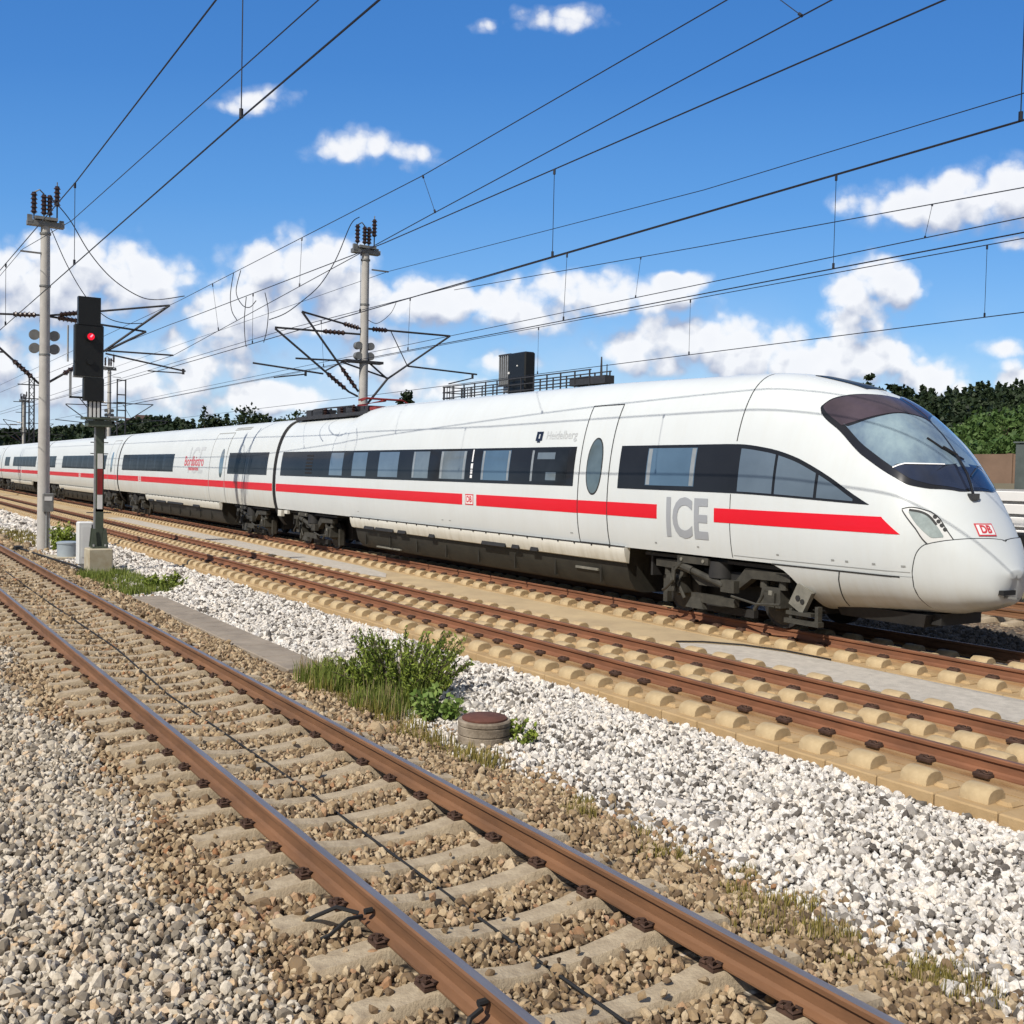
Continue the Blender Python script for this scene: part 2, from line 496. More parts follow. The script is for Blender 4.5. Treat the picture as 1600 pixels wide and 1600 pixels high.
# ------------------------------------------------------------------ mesh helpers
class MB:
    def __init__(self):
        self.v, self.f, self.m = [], [], []

    def add(self, verts, faces, mi=0):
        o = len(self.v)
        self.v.extend([tuple(map(float, q)) for q in verts])
        self.f.extend([tuple(i + o for i in fc) for fc in faces])
        self.m.extend([mi] * len(faces))

    def box(self, c, s, mi=0, rot=None, taper=1.0):
        hx, hy, hz = s[0] / 2, s[1] / 2, s[2] / 2
        vs = []
        for z, k in ((-hz, 1.0), (hz, taper)):
            for x, y in ((-hx, -hy), (hx, -hy), (hx, hy), (-hx, hy)):
                q = Vector((x * k, y * k, z))
                if rot is not None:
                    q = rot @ q
                vs.append(q + Vector(c))
        self.add(vs, [(3, 2, 1, 0), (4, 5, 6, 7), (0, 1, 5, 4), (1, 2, 6, 5), (2, 3, 7, 6), (3, 0, 4, 7)], mi)

    def cbox(self, c, s, ch=0.02, mi=0):
        """box with chamfered upper and vertical edges"""
        hx, hy, hz = s[0] / 2, s[1] / 2, s[2] / 2

        def ring(x, y, k, z):
            return [(c[0] + a, c[1] + b, c[2] + z) for a, b in ((-x + k, -y), (x - k, -y), (x, -y + k), (x, y - k), (x - k, y), (-x + k, y), (-x, y - k), (-x, -y + k))]
        rings = [ring(hx, hy, ch, -hz), ring(hx, hy, ch, hz - ch), ring(hx - ch, hy - ch, ch * .6, hz)]
        vs = sum(rings, [])
        fs = [tuple(range(7, -1, -1)), tuple(range(16, 24))]
        for k in range(2):
            for i in range(8):
                j = (i + 1) % 8
                fs.append((k * 8 + i, k * 8 + j, k * 8 + 8 + j, k * 8 + 8 + i))
        self.add(vs, fs, mi)

    def cyl(self, p0, p1, r0, r1=None, n=12, mi=0, caps=True):
        r1 = r0 if r1 is None else r1
        p0, p1 = Vector(p0), Vector(p1)
        d = (p1 - p0)
        if d.length < 1e-6:
            return
        d.normalize()
        a = d.orthogonal().normalized()
        b = d.cross(a)
        vs = []
        for p, r in ((p0, r0), (p1, r1)):
            for i in range(n):
                t = 2 * math.pi * i / n
                vs.append(p + (a * math.cos(t) + b * math.sin(t)) * r)
        fs = [(i, (i + 1) % n, n + (i + 1) % n, n + i) for i in range(n)]
        if caps:
            fs += [tuple(range(n - 1, -1, -1)), tuple(range(n, 2 * n))]
        self.add(vs, fs, mi)

    def tube(self, pts, r, n=6, mi=0):
        pts = [Vector(q) for q in pts]
        vs, fs = [], []
        prev = None
        for k, q in enumerate(pts):
            d = (pts[min(k + 1, len(pts) - 1)] - pts[max(k - 1, 0)]).normalized()
            if prev is None:
                a = d.orthogonal().normalized()
            else:
                a = (prev - d * prev.dot(d))
                a = a.normalized() if a.length > 1e-6 else d.orthogonal().normalized()
            prev = a
            b = d.cross(a)
            for i in range(n):
                t = 2 * math.pi * i / n
                vs.append(q + (a * math.cos(t) + b * math.sin(t)) * r)
        for k in range(len(pts) - 1):
            for i in range(n):
                j = (i + 1) % n
                fs.append((k * n + i, k * n + j, k * n + n + j, k * n + n + i))
        fs += [tuple(range(n - 1, -1, -1)), tuple(range((len(pts) - 1) * n, len(pts) * n))]
        self.add(vs, fs, mi)

    def lathe(self, prof, c, n=24, mi=0):
        vs, fs = [], []
        for r, z in prof:
            for i in range(n):
                t = 2 * math.pi * i / n
                vs.append((c[0] + r * math.cos(t), c[1] + r * math.sin(t), c[2] + z))
        for k in range(len(prof) - 1):
            for i in range(n):
                j = (i + 1) % n
                fs.append((k * n + i, k * n + j, k * n + n + j, k * n + n + i))
        fs += [tuple(range(n - 1, -1, -1)), tuple(range((len(prof) - 1) * n, len(prof) * n))]
        self.add(vs, fs, mi)

    def prism_x(self, prof, x0, x1, mi=0, top_mi=None, nseg=1):
        """profile in (y,z), counter-clockwise seen from +X, extruded along X"""
        n = len(prof)
        vs = []
        for k in range(nseg + 1):
            x = x0 + (x1 - x0) * k / nseg
            vs += [(x, y, z) for y, z in prof]
        o = len(self.v)
        self.v.extend(vs)
        for k in range(nseg):
            for i in range(n):
                j = (i + 1) % n
                self.f.append((o + k * n + i, o + (k + 1) * n + i, o + (k + 1) * n + j, o + k * n + j))
                up_face = top_mi is not None and abs(prof[i][1] - prof[j][1]) < 1e-4 and prof[i][1] > -0.004
                self.m.append(top_mi if up_face else mi)
        self.f.append(tuple(o + i for i in range(n - 1, -1, -1)))
        self.f.append(tuple(o + nseg * n + i for i in range(n)))
        self.m += [mi, mi]

    def grid(self, P, mi=0, flip=False):
        """P: array (nu, nv, 3)"""
        nu, nv = P.shape[:2]
        vs = P.reshape(-1, 3)
        fs = []
        for i in range(nu - 1):
            for j in range(nv - 1):
                q = (i * nv + j, (i + 1) * nv + j, (i + 1) * nv + j + 1, i * nv + j + 1)
                fs.append(q[::-1] if flip else q)
        self.add(vs, fs, mi)

    def weld(self, q=2e-4):
        key, remap, nv = {}, [], []
        for p in self.v:
            k = (round(p[0] / q), round(p[1] / q), round(p[2] / q))
            if k not in key:
                key[k] = len(nv)
                nv.append(p)
            remap.append(key[k])
        f2, m2 = [], []
        for f, mi in zip(self.f, self.m):
            g = []
            for i in f:
                if remap[i] not in g:
                    g.append(remap[i])
            if len(g) > 2:
                f2.append(tuple(g))
                m2.append(mi)
        self.v, self.f, self.m = nv, f2, m2
        return self

    def build(self, name, mats, parent=None, smooth=None, loc=None):
        me = bpy.data.meshes.new(name)
        vs = self.v
        if loc is not None:
            vs = [(q[0] - loc[0], q[1] - loc[1], q[2] - loc[2]) for q in vs]
        me.from_pydata(vs, [], self.f)
        if isinstance(mats, str):
            mats = [mats]
        for k in mats:
            me.materials.append(MATS[k])
        if len(mats) > 1:
            me.polygons.foreach_set('material_index', self.m)
        if smooth is not None:
            me.polygons.foreach_set('use_smooth', [True] * len(me.polygons))
            try:
                me.set_sharp_from_angle(angle=R(smooth))
            except Exception:
                pass
        me.update()
        o = bpy.data.objects.new(name, me)
        if loc is not None:
            o.location = loc
        COL.objects.link(o)
        if parent is not None:
            o.parent = parent
        return o


def tag(o, label=None, cat=None, group=None, kind=None):
    if label:
        o['label'] = label
    if cat:
        o['category'] = cat
    if group:
        o['group'] = group
    if kind:
        o['kind'] = kind
    return o


def thing(name, label, cat, loc=(0, 0, 0), group=None, rotz=0.0):
    o = bpy.data.objects.new(name, None)
    o.empty_display_size = 0.2
    COL.objects.link(o)
    o.location = loc
    o.rotation_euler = (0, 0, rotz)
    return tag(o, label, cat, group)


def copy_tree(o, parent=None):
    c = o.copy()
    COL.objects.link(c)
    if parent is not None:
        c.parent = parent
        c.matrix_parent_inverse = o.matrix_parent_inverse.copy()
    for ch in list(o.children):
        copy_tree(ch, c)
    return c


def pchip(xk, yk):
    xk = np.array(xk, float)
    yk = np.array(yk, float)
    h = np.diff(xk)
    dl = np.diff(yk) / h
    m = np.zeros(len(xk))
    for i in range(1, len(xk) - 1):
        if dl[i - 1] * dl[i] > 0:
            w1, w2 = 2 * h[i] + h[i - 1], h[i] + 2 * h[i - 1]
            m[i] = (w1 + w2) / (w1 / dl[i - 1] + w2 / dl[i])
    m[0], m[-1] = dl[0], dl[-1]

    def f(x):
        x = np.clip(np.asarray(x, float), xk[0], xk[-1])
        i = np.clip(np.searchsorted(xk, x) - 1, 0, len(h) - 1)
        t = (x - xk[i]) / h[i]
        H = h[i]
        return ((1 + 2 * t) * (1 - t) ** 2) * yk[i] + t * (1 - t) ** 2 * H * m[i] + t * t * (3 - 2 * t) * yk[i + 1] + t * t * (t - 1) * H * m[i + 1]
    return f


# ------------------------------------------------------------------ setting: ground, hills, ballast beds
YF, YM, YT, YR = 3.52, 10.03, 14.78, 21.5       # centres of the four tracks
XA, XB = -420.0, 16.0

b = MB()
b.add([(-2500, -600, -0.75), (600, -600, -0.75), (600, 2500, -0.75), (-2500, 2500, -0.75)], [(0, 1, 2, 3)])
tag(b.build('ground', 'earth'), kind='structure')


def strip(name, matn, y0, y1, zf, x0=XA, x1=XB, dy=0.25, dx=2.0, noise=0.0):
    xs = np.concatenate([np.arange(x0, -60, 12.0), np.arange(-60, x1 + dx, dx)])
    ys = np.linspace(y0, y1, max(2, int((y1 - y0) / dy) + 1))
    P = np.zeros((len(xs), len(ys), 3))
    P[..., 0] = xs[:, None]
    P[..., 1] = ys[None, :]
    P[..., 2] = zf(P[..., 0], P[..., 1])
    m = MB()
    m.grid(P)
    return tag(m.build(name, matn, smooth=60), kind='structure')


zbed = pchip([-20, -2, 0, 1.6, 2.15, 4.95, 5.25, 5.6, 6.3, 7.3, 8.0, 8.4, 8.7], [-.34, -.30, -.27, -.245, -.25, -.255, -.30, -.36, -.34, -.28, -.29, -.33, -.36])


def bed_z(x, y):
    return zbed(y) + 0.018 * np.sin(x * 1.3 + y * 2.1) + 0.012 * np.sin(x * 3.1 - y * 1.7)


strip('ground_ballast_left', 'grey_bed', -18, 1.9, lambda x, y: bed_z(x, y) - .03)
strip('ground_ballast_track', 'brown_bed', 1.9, 5.3, lambda x, y: bed_z(x, y) - .03)
strip('ground_ballast_white', 'white_bed', 5.3, 8.7, lambda x, y: bed_z(x, y) - .03)
strip('ground_ballast_far', 'dark_bed', 16.2, 19.4, lambda x, y: -.34 + 0 * x)
strip('ground_ballast_rear', 'brown_bed', 19.4, 24.6, lambda x, y: -.30 + 0 * x)


# fill between the two slab tracks: grey gravelled concrete towards the camera, sandy further back
def fill(name, matn, x0, x1, z, y0=11.72, y1=13.10):
    m = MB()
    m.add([(x0, y0, z), (x1, y0, z), (x1, y1, z), (x0, y1, z)], [(0, 1, 2, 3)])
    return tag(m.build(name, matn), kind='structure')


fill('ground_fill_sand', 'tan_fill', XA, XB, -.214)
m = MB()
pts = [(-13.6, 11.74), (XB, 11.74), (XB, 13.0), (-11.4, 13.05), (-12.2, 13.0), (-12.9, 12.8), (-13.4, 12.4), (-13.65, 12.05)]
m.add([(x, y, -.206) for x, y in pts], [tuple(range(len(pts)))])
tag(m.build('ground_fill_grey', 'grey_fill'), kind='structure')
m = MB()
pts = [(-60, 11.74), (-27.5, 11.74), (-25.5, 12.2), (-26.5, 12.7), (-29, 13.0), (-60, 13.05)]
m.add([(x, y, -.206) for x, y in pts], [tuple(range(len(pts)))])
tag(m.build('ground_fill_pale', 'grey_fill'), kind='structure')
m = MB()
m.tube([(-13.75, 12.05, -.195), (-13.5, 12.45, -.19), (-12.95, 12.85, -.19), (-12.2, 13.06, -.19), (-11.3, 13.1, -.195)], .014)
tag(m.build('cable', 'black_rubber'), 'thin black cable curving along the edge of the grey fill by the train track', 'cable')

# hills: a ring of rising ground beyond the railway
HA = [0, 6.6, 9, 12, 14, 16, 18, 22, 32, 44, 50, 54, 58, 70, 90]
hill_d = pchip([0, 17, 32, 50, 58, 90], [500, 465, 380, 268, 280, 290])
hill_h = pchip(HA, [3, 4, 9, 12, 15, 10.5, 7, 3, 3, 4, 12.5, 13.5, 16, 20, 18])


def hill_pos(al, s):
    """al in degrees from the far end of the track, s 0..1 from the foot of the slope to its ridge"""
    D = hill_d(al) * (0.55 + 0.45 * s)
    z = -0.7 + hill_h(al) * s * s * (3 - 2 * s)
    return -D * np.cos(np.radians(al)), D * np.sin(np.radians(al)), z


al = np.linspace(-4, 95, 100)
ss = np.concatenate([np.linspace(0, 1, 12), [1.25]])
AL, SS = np.meshgrid(al, ss, indexing='ij')
hx, hy, hz = hill_pos(AL, np.minimum(SS, 1))
k = np.where(SS > 1, SS, 1.0)
P = np.stack([hx * k, hy * k, np.where(SS > 1, -0.7, hz)], -1)
m = MB()
m.grid(P, flip=True)
tag(m.build('hill', 'hill_green', smooth=80), kind='structure')

# ------------------------------------------------------------------ the train: body surface of the leading car
X0 = -9.338
TZ, TW, TB = 14.78, None, None
zt_f = pchip([0, .15, .4, .8, 1.4, 2.2, 3.2, 4.4, 6.5, 10, 20.2, 21.6, 22.6, 28.5], [1.342, 1.655, 2.113, 2.684, 3.427, 3.99, 4.325, 4.544, 4.60, 4.66, 4.67, 4.60, 4.44, 4.42])
hw_f = pchip([0, .1, .3, .7, 1.3, 2.2, 3.5, 5, 6.5], [.171, .426, .687, .985, 1.283, 1.346, 1.427, 1.454, 1.456])
zb_f = pchip([0, .1, .3, .7, 1.3, 2.2, 3.5, 5, 6.5], [1.199, .838, .741, .627, .571, .493, .384, .346, .34])


class Surf:
    """Car body surface over (X, b): b -1 underside centre, 0 widest, 1 roof centre, up to 3 round the far side."""

    def __init__(self, nose):
        self.nose = nose

    def par(self, X):
        X = np.asarray(X, float)
        if self.nose:
            d = np.clip(X0 - X, 0.0, 28.5)
            T, Wd, B = zt_f(d), hw_f(d), zb_f(d)
            k = np.clip((d - 1) / 3.5, 0, 1)
            k = k * k * (3 - 2 * k)
            z0 = np.minimum(B + .55 * (T - B), 1.75 + .25 * k)
            return T, Wd, B, z0, 2.2 + .9 * k
        o = np.ones_like(X)
        return 4.47 * o, 1.456 * o, .34 * o, 2.0 * o, 3.1 * o

    def P(self, X, b):
        X, b = np.broadcast_arrays(np.asarray(X, float), np.asarray(b, float))
        T, Wd, B, z0, q = self.par(X)
        far = b > 1
        bb = np.where(far, 2 - b, b)
        t = np.sin(np.abs(bb) * np.pi / 2)
        core = np.maximum(1 - t * t, 0)
        y = np.where(bb >= 0, Wd * core ** (1 / q), Wd * core ** (1 / 3.5))
        z = np.where(bb >= 0, z0 + (T - z0) * t, z0 - (z0 - B) * t)
        return np.stack([X, TZ + np.where(far, y, -y), z], -1)

    def Nrm(self, X, b):
        e = 1e-3
        du = self.P(np.minimum(np.asarray(X, float) + e, X0 if self.nose else 1e9), b) - self.P(np.asarray(X, float) - e, b)
        dv = self.P(X, np.asarray(b, float) + e) - self.P(X, np.asarray(b, float) - e)
        n = np.cross(du, dv)
        n /= np.maximum(np.linalg.norm(n, axis=-1, keepdims=True), 1e-9)
        p = self.P(X, b)
        c = p - np.stack([p[..., 0] - .6, np.full_like(p[..., 0], TZ), np.full_like(p[..., 0], 1.9)], -1)
        s = np.sign((n * c).sum(-1, keepdims=True))
        return n * np.where(s == 0, 1, s)

    def off(self, X, b, eps):
        return self.P(X, b) + self.Nrm(X, b) * eps

    def b_of(self, X, z):
        T, Wd, B, z0, q = self.par(X)
        z = np.asarray(z, float)
        bu = np.arcsin(np.clip((z - z0) / (T - z0), 0, 1)) * 2 / np.pi
        bl = -np.arcsin(np.clip((z0 - z) / (z0 - B), 0, 1)) * 2 / np.pi
        return np.where(z >= z0, bu, bl)


NOSE, MID = Surf(True), Surf(False)


def patch(mb, S, Xs, blo, bhi, eps, nb=6, mi=0, mirror=False, thick=True):
    """A panel lying on the car body between two edges; its rim is folded back to the body so it has an edge."""
    Xs, blo, bhi = np.asarray(Xs, float), np.asarray(blo, float), np.asarray(bhi, float)
    t = np.linspace(0, 1, nb + 1)
    Bm = blo[:, None] + (bhi - blo)[:, None] * t[None, :]
    Xm = np.repeat(Xs[:, None], nb + 1, 1)
    for mir in ((False, True) if mirror else (False,)):
        B2 = 2 - Bm if mir else Bm
        P = S.off(Xm, B2, eps)
        if thick:
            Q = S.off(Xm, B2, -0.004)
            Pf = np.zeros((P.shape[0] + 2, P.shape[1] + 2, 3))
            Pf[1:-1, 1:-1] = P
            Pf[0, 1:-1], Pf[-1, 1:-1] = Q[0], Q[-1]
            Pf[1:-1, 0], Pf[1:-1, -1] = Q[:, 0], Q[:, -1]
            Pf[0, 0], Pf[0, -1], Pf[-1, 0], Pf[-1, -1] = Q[0, 0], Q[0, -1], Q[-1, 0], Q[-1, -1]
            P = Pf
        # faces outward: du runs +/-X, dv runs up the near side
        flip = (Xs[-1] < Xs[0]) != mir
        mb.grid(P, mi, flip=flip)


def zpatch(mb, S, x0, x1, z0, z1, eps, nx=None, nb=6, mi=0, mirror=False):
    nx = nx or max(2, int(abs(x1 - x0) / .5) + 1)
    Xs = np.linspace(x0, x1, nx)
    patch(mb, S, Xs, S.b_of(Xs, np.full(nx, z0)), S.b_of(Xs, np.full(nx, z1)), eps, nb, mi, mirror)


def ribbon(mb, S, path, w, eps=.004, mi=0, mirror=False, step=.08):
    """A narrow strip (panel gap, moulding) along a path of (X, b) on the body."""
    pts = []
    for (xa, ba), (xb, bb) in zip(path[:-1], path[1:]):
        L = float(np.linalg.norm(S.P(xa, ba) - S.P(xb, bb)))
        n = max(1, int(L / step))
        for i in range(n):
            pts.append((xa + (xb - xa) * i / n, ba + (bb - ba) * i / n))
    pts.append(path[-1])
    X = np.array([q[0] for q in pts])
    Bv = np.array([q[1] for q in pts])
    for mir in ((False, True) if mirror else (False,)):
        B2 = 2 - Bv if mir else Bv
        P = S.off(X, B2, eps)
        N = S.Nrm(X, B2)
        T = np.gradient(P, axis=0)
        T /= np.maximum(np.linalg.norm(T, axis=1, keepdims=True), 1e-9)
        sd = np.cross(N, T) * w / 2
        mb.grid(np.stack([P - sd, P + sd], 1), mi, flip=True)


def zpath(S, X, z0, z1, n=14):
    zs = np.linspace(z0, z1, n)
    return [(X, float(S.b_of(X, z))) for z in zs]


def text_mesh(body, size, align='CENTER', shear=0.0, width=1.0, bold=0.0):
    cu = bpy.data.curves.new("lettering", 'FONT')
    cu.body = body
    cu.size = size
    cu.align_x = align
    cu.align_y = 'CENTER'
    cu.shear = shear
    cu.offset = bold
    cu.resolution_u = 4
    o = bpy.data.objects.new("lettering_source", cu)
    COL.objects.link(o)
    dg = bpy.context.evaluated_depsgraph_get()
    me = o.evaluated_get(dg).to_mesh()
    bmt = bmesh.new()
    bmt.from_mesh(me)
    bmesh.ops.triangulate(bmt, faces=bmt.faces[:])
    for _ in range(4):
        lim = max(.07, size * .12)
        ed = [e for e in bmt.edges if e.calc_length() > lim]
        if not ed:
            break
        bmesh.ops.subdivide_edges(bmt, edges=ed, cuts=1)
        bmesh.ops.triangulate(bmt, faces=[f for f in bmt.faces if len(f.verts) > 3])
    bmt.verts.index_update()
    vs = [(v.co.x * width, v.co.y) for v in bmt.verts]
    fs = [tuple(v.index for v in f.verts) for f in bmt.faces]
    bmt.free()
    o.evaluated_get(dg).to_mesh_clear()
    bpy.data.objects.remove(o)
    bpy.data.curves.remove(cu)
    return vs, fs


def letters_on_side(mb, S, body, xc, zc, size, eps=.008, mi=0, width=1.0, bold=0.0, rot=0.0, align='CENTER'):
    vs, fs = text_mesh(body, size, align, width=width, bold=bold)
    ca, sa = math.cos(rot), math.sin(rot)
    X = np.array([xc + x * ca - y * sa for x, y in vs])
    Z = np.array([zc + x * sa + y * ca for x, y in vs])
    P = S.off(X, S.b_of(X, Z), eps)
    mb.add(P, fs, mi)


train = thing('high_speed_train', 'long white high speed train with red stripe and dark window band', 'train', (-40, TZ, 0))


def tchild(o):
    o.parent = train
    o.matrix_parent_inverse = train.matrix_basis.inverted()
    return o


def shell(S, Xs, zfloor, name, matn):
    nb = 26
    t = np.linspace(0, 1, nb)
    Xm = np.repeat(np.asarray(Xs)[:, None], 2 * nb - 1, 1)
    B = np.zeros_like(Xm)
    for i, x in enumerate(Xs):
        lo = float(S.b_of(x, max(zfloor, float(S.par(x)[2]))))
        # finer steps where the roof curves over
        row = lo + (1 - lo) * t
        B[i, :nb] = row
        B[i, nb:] = (2 - row)[::-1][1:]
    P = S.P(Xm, B)
    mb = MB()
    mb.grid(P, flip=Xs[-1] < Xs[0])
    nv = 2 * nb - 1
    o = 0
    n = len(Xs)
    mb.f += [tuple(range(nv)), tuple((n - 1) * nv + i for i in range(nv - 1, -1, -1))]
    mb.m += [0, 0]
    for i in range(n - 1):
        mb.f.append((i * nv, i * nv + nv - 1, (i + 1) * nv + nv - 1, (i + 1) * nv))
        mb.m.append(0)
    return mb.build(name, matn, smooth=40)


# leading car body
dq = np.concatenate([np.linspace(0, 1, 34) ** 2 * 1.2, np.linspace(1.25, 5.5, 44), np.linspace(5.8, 20, 30), np.linspace(20.2, 23, 16), np.linspace(23.4, 27.86, 10)])
lead = tchild(shell(NOSE, X0 - dq, 1.17, 'leading_railcar', 'nose_white_sky'))
lead['label'] = 'streamlined leading car with rounded nose and large windscreen'


def kid(mb, name, mats, parent, smooth=40, label=None):
    o = mb.build(name, mats, smooth=smooth)
    o.parent = parent
    o.matrix_parent_inverse = (parent.parent.matrix_basis @ parent.matrix_parent_inverse @ parent.matrix_basis).inverted() if parent.parent else parent.matrix_basis.inverted()
    if label:
        o['label'] = label
    return o


# front skirt below the body side
mb = MB()
cutz = pchip([.38, .45, .57, .83, 1.07, 1.17], [3.02, 2.98, 2.95, 3.13, 3.37, 3.62])
fr = np.linspace(0, 1, 16)
P = np.zeros((60, 16, 3))
for mir in (False, True):
    for j, f in enumerate(fr):
        dmax = 3.0
        for _ in range(6):
            bt = float(NOSE.b_of(X0 - dmax, 1.17))
            bj = -1 + f * (bt + 1)
            dmax = float(cutz(NOSE.P(X0 - dmax, bj)[2]))
        for i, s in enumerate(np.linspace(0, 1, 60) ** 1.5):
            d = .02 + s * (dmax - .02)
            x = X0 - d
            bt = float(NOSE.b_of(x, max(1.17, float(NOSE.par(x)[2]) + .02)))
            bj = -1 + f * (bt + 1)
            P[i, j] = NOSE.off(x, 2 - bj if mir else bj, .012 if f > .02 else 0)
    mb.grid(P, 0, flip=not mir)
kid(mb, 'front_skirt', 'nose_white_sky', lead)

# coupler cover on the tip of the nose
mb = MB()
chi = pchip([0, .10, .19, .2, .205, .21, .29, .43, .58, .77, .84, .90, .95, .98, .985], [1.0, 1.0, 1.0, .985, .94, .886, .521, .261, .108, -.031, -.066, -.121, -.234, -.355, -.43])
clo = pchip([0, .78, .80, .91, .94, .98, .985], [-1, -1, -.80, -.708, -.627, -.494, -.44])
ds = np.concatenate([np.linspace(.06, 1, 40) ** 2 * .7, np.linspace(.72, .985, 20)])
patch(mb, NOSE, X0 - ds, clo(ds), chi(ds), .020, 22, 0, True)
Bt = np.concatenate([np.linspace(-1, 1, 23), np.linspace(1, 3, 23)[1:]])
ring = NOSE.off(np.full(len(Bt), X0 - float(ds[0])), Bt, .020)
cen = ring.mean(0)
mb.grid(np.array([cen + (ring - cen) * k_ + np.array([dx_, 0, 0]) for k_, dx_ in ((1, 0), (.92, .006), (.75, .011), (.5, .014), (.25, .015), (.01, .016))]), 0)
kid(mb.weld(), 'coupler_cover', 'nose_white_sky', lead, label='smooth white rounded cover at the tip of the nose')
mb = MB()
edge = [(X0 - d, float(chi(d))) for d in np.concatenate([np.linspace(.196, .215, 8), np.linspace(.22, .985, 40)])] + [(X0 - d, float(clo(d))) for d in np.linspace(.98, .80, 14)]
ribbon(mb, NOSE, edge, .030, .014, 0, True)
ribbon(mb, NOSE, [(-13.87, float(NOSE.b_of(-13.87, z))) for z in np.linspace(1.2, 2.33, 10)], .016)
ribbon(mb, NOSE, [(-13.87, float(b_)) for b_ in np.linspace(float(NOSE.b_of(-13.87, 3.27)), 1.0, 24)], .022)
ribbon(mb, NOSE, [(X0 - d, float(NOSE.b_of(X0 - d, 1.165))) for d in np.linspace(1.15, 3.6, 20)], .028, .016)
ribbon(mb, NOSE, [(X0 - d, float(NOSE.b_of(X0 - d, z))) for d, z in ((2.22, 1.15), (2.27, 1.02), (2.32, .8), (2.39, .57))], .022, .016)
# coupler opening low on the tip
kid(mb, 'panel_gap', 'seam_dark', lead, smooth=None)
mb = MB()
ribbon(mb, NOSE, [(X0 - d, float(NOSE.b_of(X0 - d, 1.24))) for d in np.linspace(1.0, 4.5, 30)], .010, .004)
for d_ in (1.08, 1.55, 2.05, 2.32, 3.45, 5.4, 6.6):
    x_ = X0 - d_
    ribbon(mb, NOSE, [(x_ - .03, float(NOSE.b_of(x_ - .03, 1.33))), (x_ + .03, float(NOSE.b_of(x_ + .03, 1.33)))], .028, .006)
for x_ in (-24.6, -24.2, -18.75, -30.0):
    ribbon(mb, NOSE, [(x_ - .05, float(NOSE.b_of(x_, 1.36))), (x_ + .05, float(NOSE.b_of(x_, 1.36)))], .02, .006)
kid(mb, 'trim_line', 'seam_grey', lead, smooth=None)
mb = MB()
mb.box((-9.36, 14.62, 1.0), (.10, .30, .07), 0)
mb.box((-9.33, 14.62, .93), (.30, .05, .03), 1)
kid(mb, 'coupler_hatch', ['black_rubber', 'steel_grey'], lead, smooth=None)
# dark underside of the nose with the rail guard
mb = MB()
mb.box((-11.2, TZ, .47), (1.6, 1.3, .20), 0, taper=1.1)
mb.box((-10.35, TZ, .50), (.3, 1.0, .18), 0)
kid(mb, 'rail_guard', 'bogie_dark', lead, smooth=None)

# windscreen: black frame, plum sunshade zone above, glass and dark dashboard zone below
wlo = pchip([.655, .66, .67, .73, .97, 1.21, 1.47, 1.93, 2.48, 2.91, 2.98], [.99, .95, .836, .698, .461, .388, .38, .40, .489, .562, .60])
whi = pchip([0, 2.10, 2.16, 2.23, 2.39, 2.69, 2.88, 2.98], [1, 1, 1, .972, .883, .764, .686, .61])
ds = np.concatenate([np.linspace(.657, .8, 14), np.linspace(.83, 2.8, 46), np.linspace(2.83, 2.975, 12)])


def wpatch(mb, ds, lo, hi, eps, mi=0, nb=14):
    patch(mb, NOSE, X0 - ds, lo, np.maximum(hi, lo + .001), eps, nb, mi, True)


mb = MB()
wpatch(mb, ds, wlo(ds), whi(ds), .012)
kid(mb.weld(), 'windscreen', 'frame_black', lead, label='large black framed curved windscreen')
ghi = pchip([0, 1.52, 1.60, 1.75, 1.99, 2.28, 2.40, 2.46], [1, 1, .99, .89, .70, .565, .528, .51])
mb = MB()
ds2 = np.linspace(1.58, 2.93, 40)
wpatch(mb, ds2, np.maximum(ghi(np.minimum(ds2, 2.46)) + .015, wlo(ds2) + .035), whi(ds2) - .02, .017)
kid(mb.weld(), 'sun_shade', 'shade_plum', lead, label='plum coloured shaded zone across the top of the windscreen')
bm_dash = lambda d: np.where(d < .985, 1.0, NOSE.b_of(X0 - d, 2.87))
mb = MB()
ds3 = np.linspace(.93, 2.45, 50)
lo3 = np.maximum(wlo(ds3) + .055, np.where(ds3 < .985, .93, NOSE.b_of(X0 - ds3, 2.88)))
lo3 = np.where(ds3 > 1.40, wlo(ds3) + .055, lo3)
wpatch(mb, ds3, lo3, ghi(ds3) - .01, .017)
kid(mb.weld(), 'windscreen_glass', 'windscreen_blue', lead, label='windscreen glass with a blue grey reflection put into its colour')
mb = MB()
ds4 = np.linspace(.69, 1.42, 30)
hi4 = np.where(ds4 < .985, 1.0, NOSE.b_of(X0 - ds4, 2.865))
wpatch(mb, ds4, np.minimum(wlo(ds4) + .05, hi4 - .002), hi4, .0165)
kid(mb.weld(), 'dashboard_zone', 'dash_navy', lead, label='dark navy lower zone of the windscreen')
mb = MB()
dl = np.linspace(.99, 1.30, 12)
ribbon(mb, NOSE, [(X0 - d, float(NOSE.b_of(X0 - d, 2.885))) for d in dl] + [(X0 - 1.43, float(NOSE.b_of(X0 - 1.43, 2.82)))], .022, .021)
kid(mb, 'dashboard_edge', 'letter_white', lead, smooth=None)
# roof hatch behind the windscreen
mb = MB()
dh = np.linspace(2.62, 3.75, 16)
patch(mb, NOSE, X0 - dh, pchip([2.62, 3.75], [.93, .955])(dh), np.full(16, 1.0), .012, 6, 0, True)
kid(mb.weld(), 'roof_lamp_glass', 'pane_dark', lead)


# wiper
def wpt(d, bq, e=.05):
    return tuple(NOSE.off(X0 - d, bq, e))


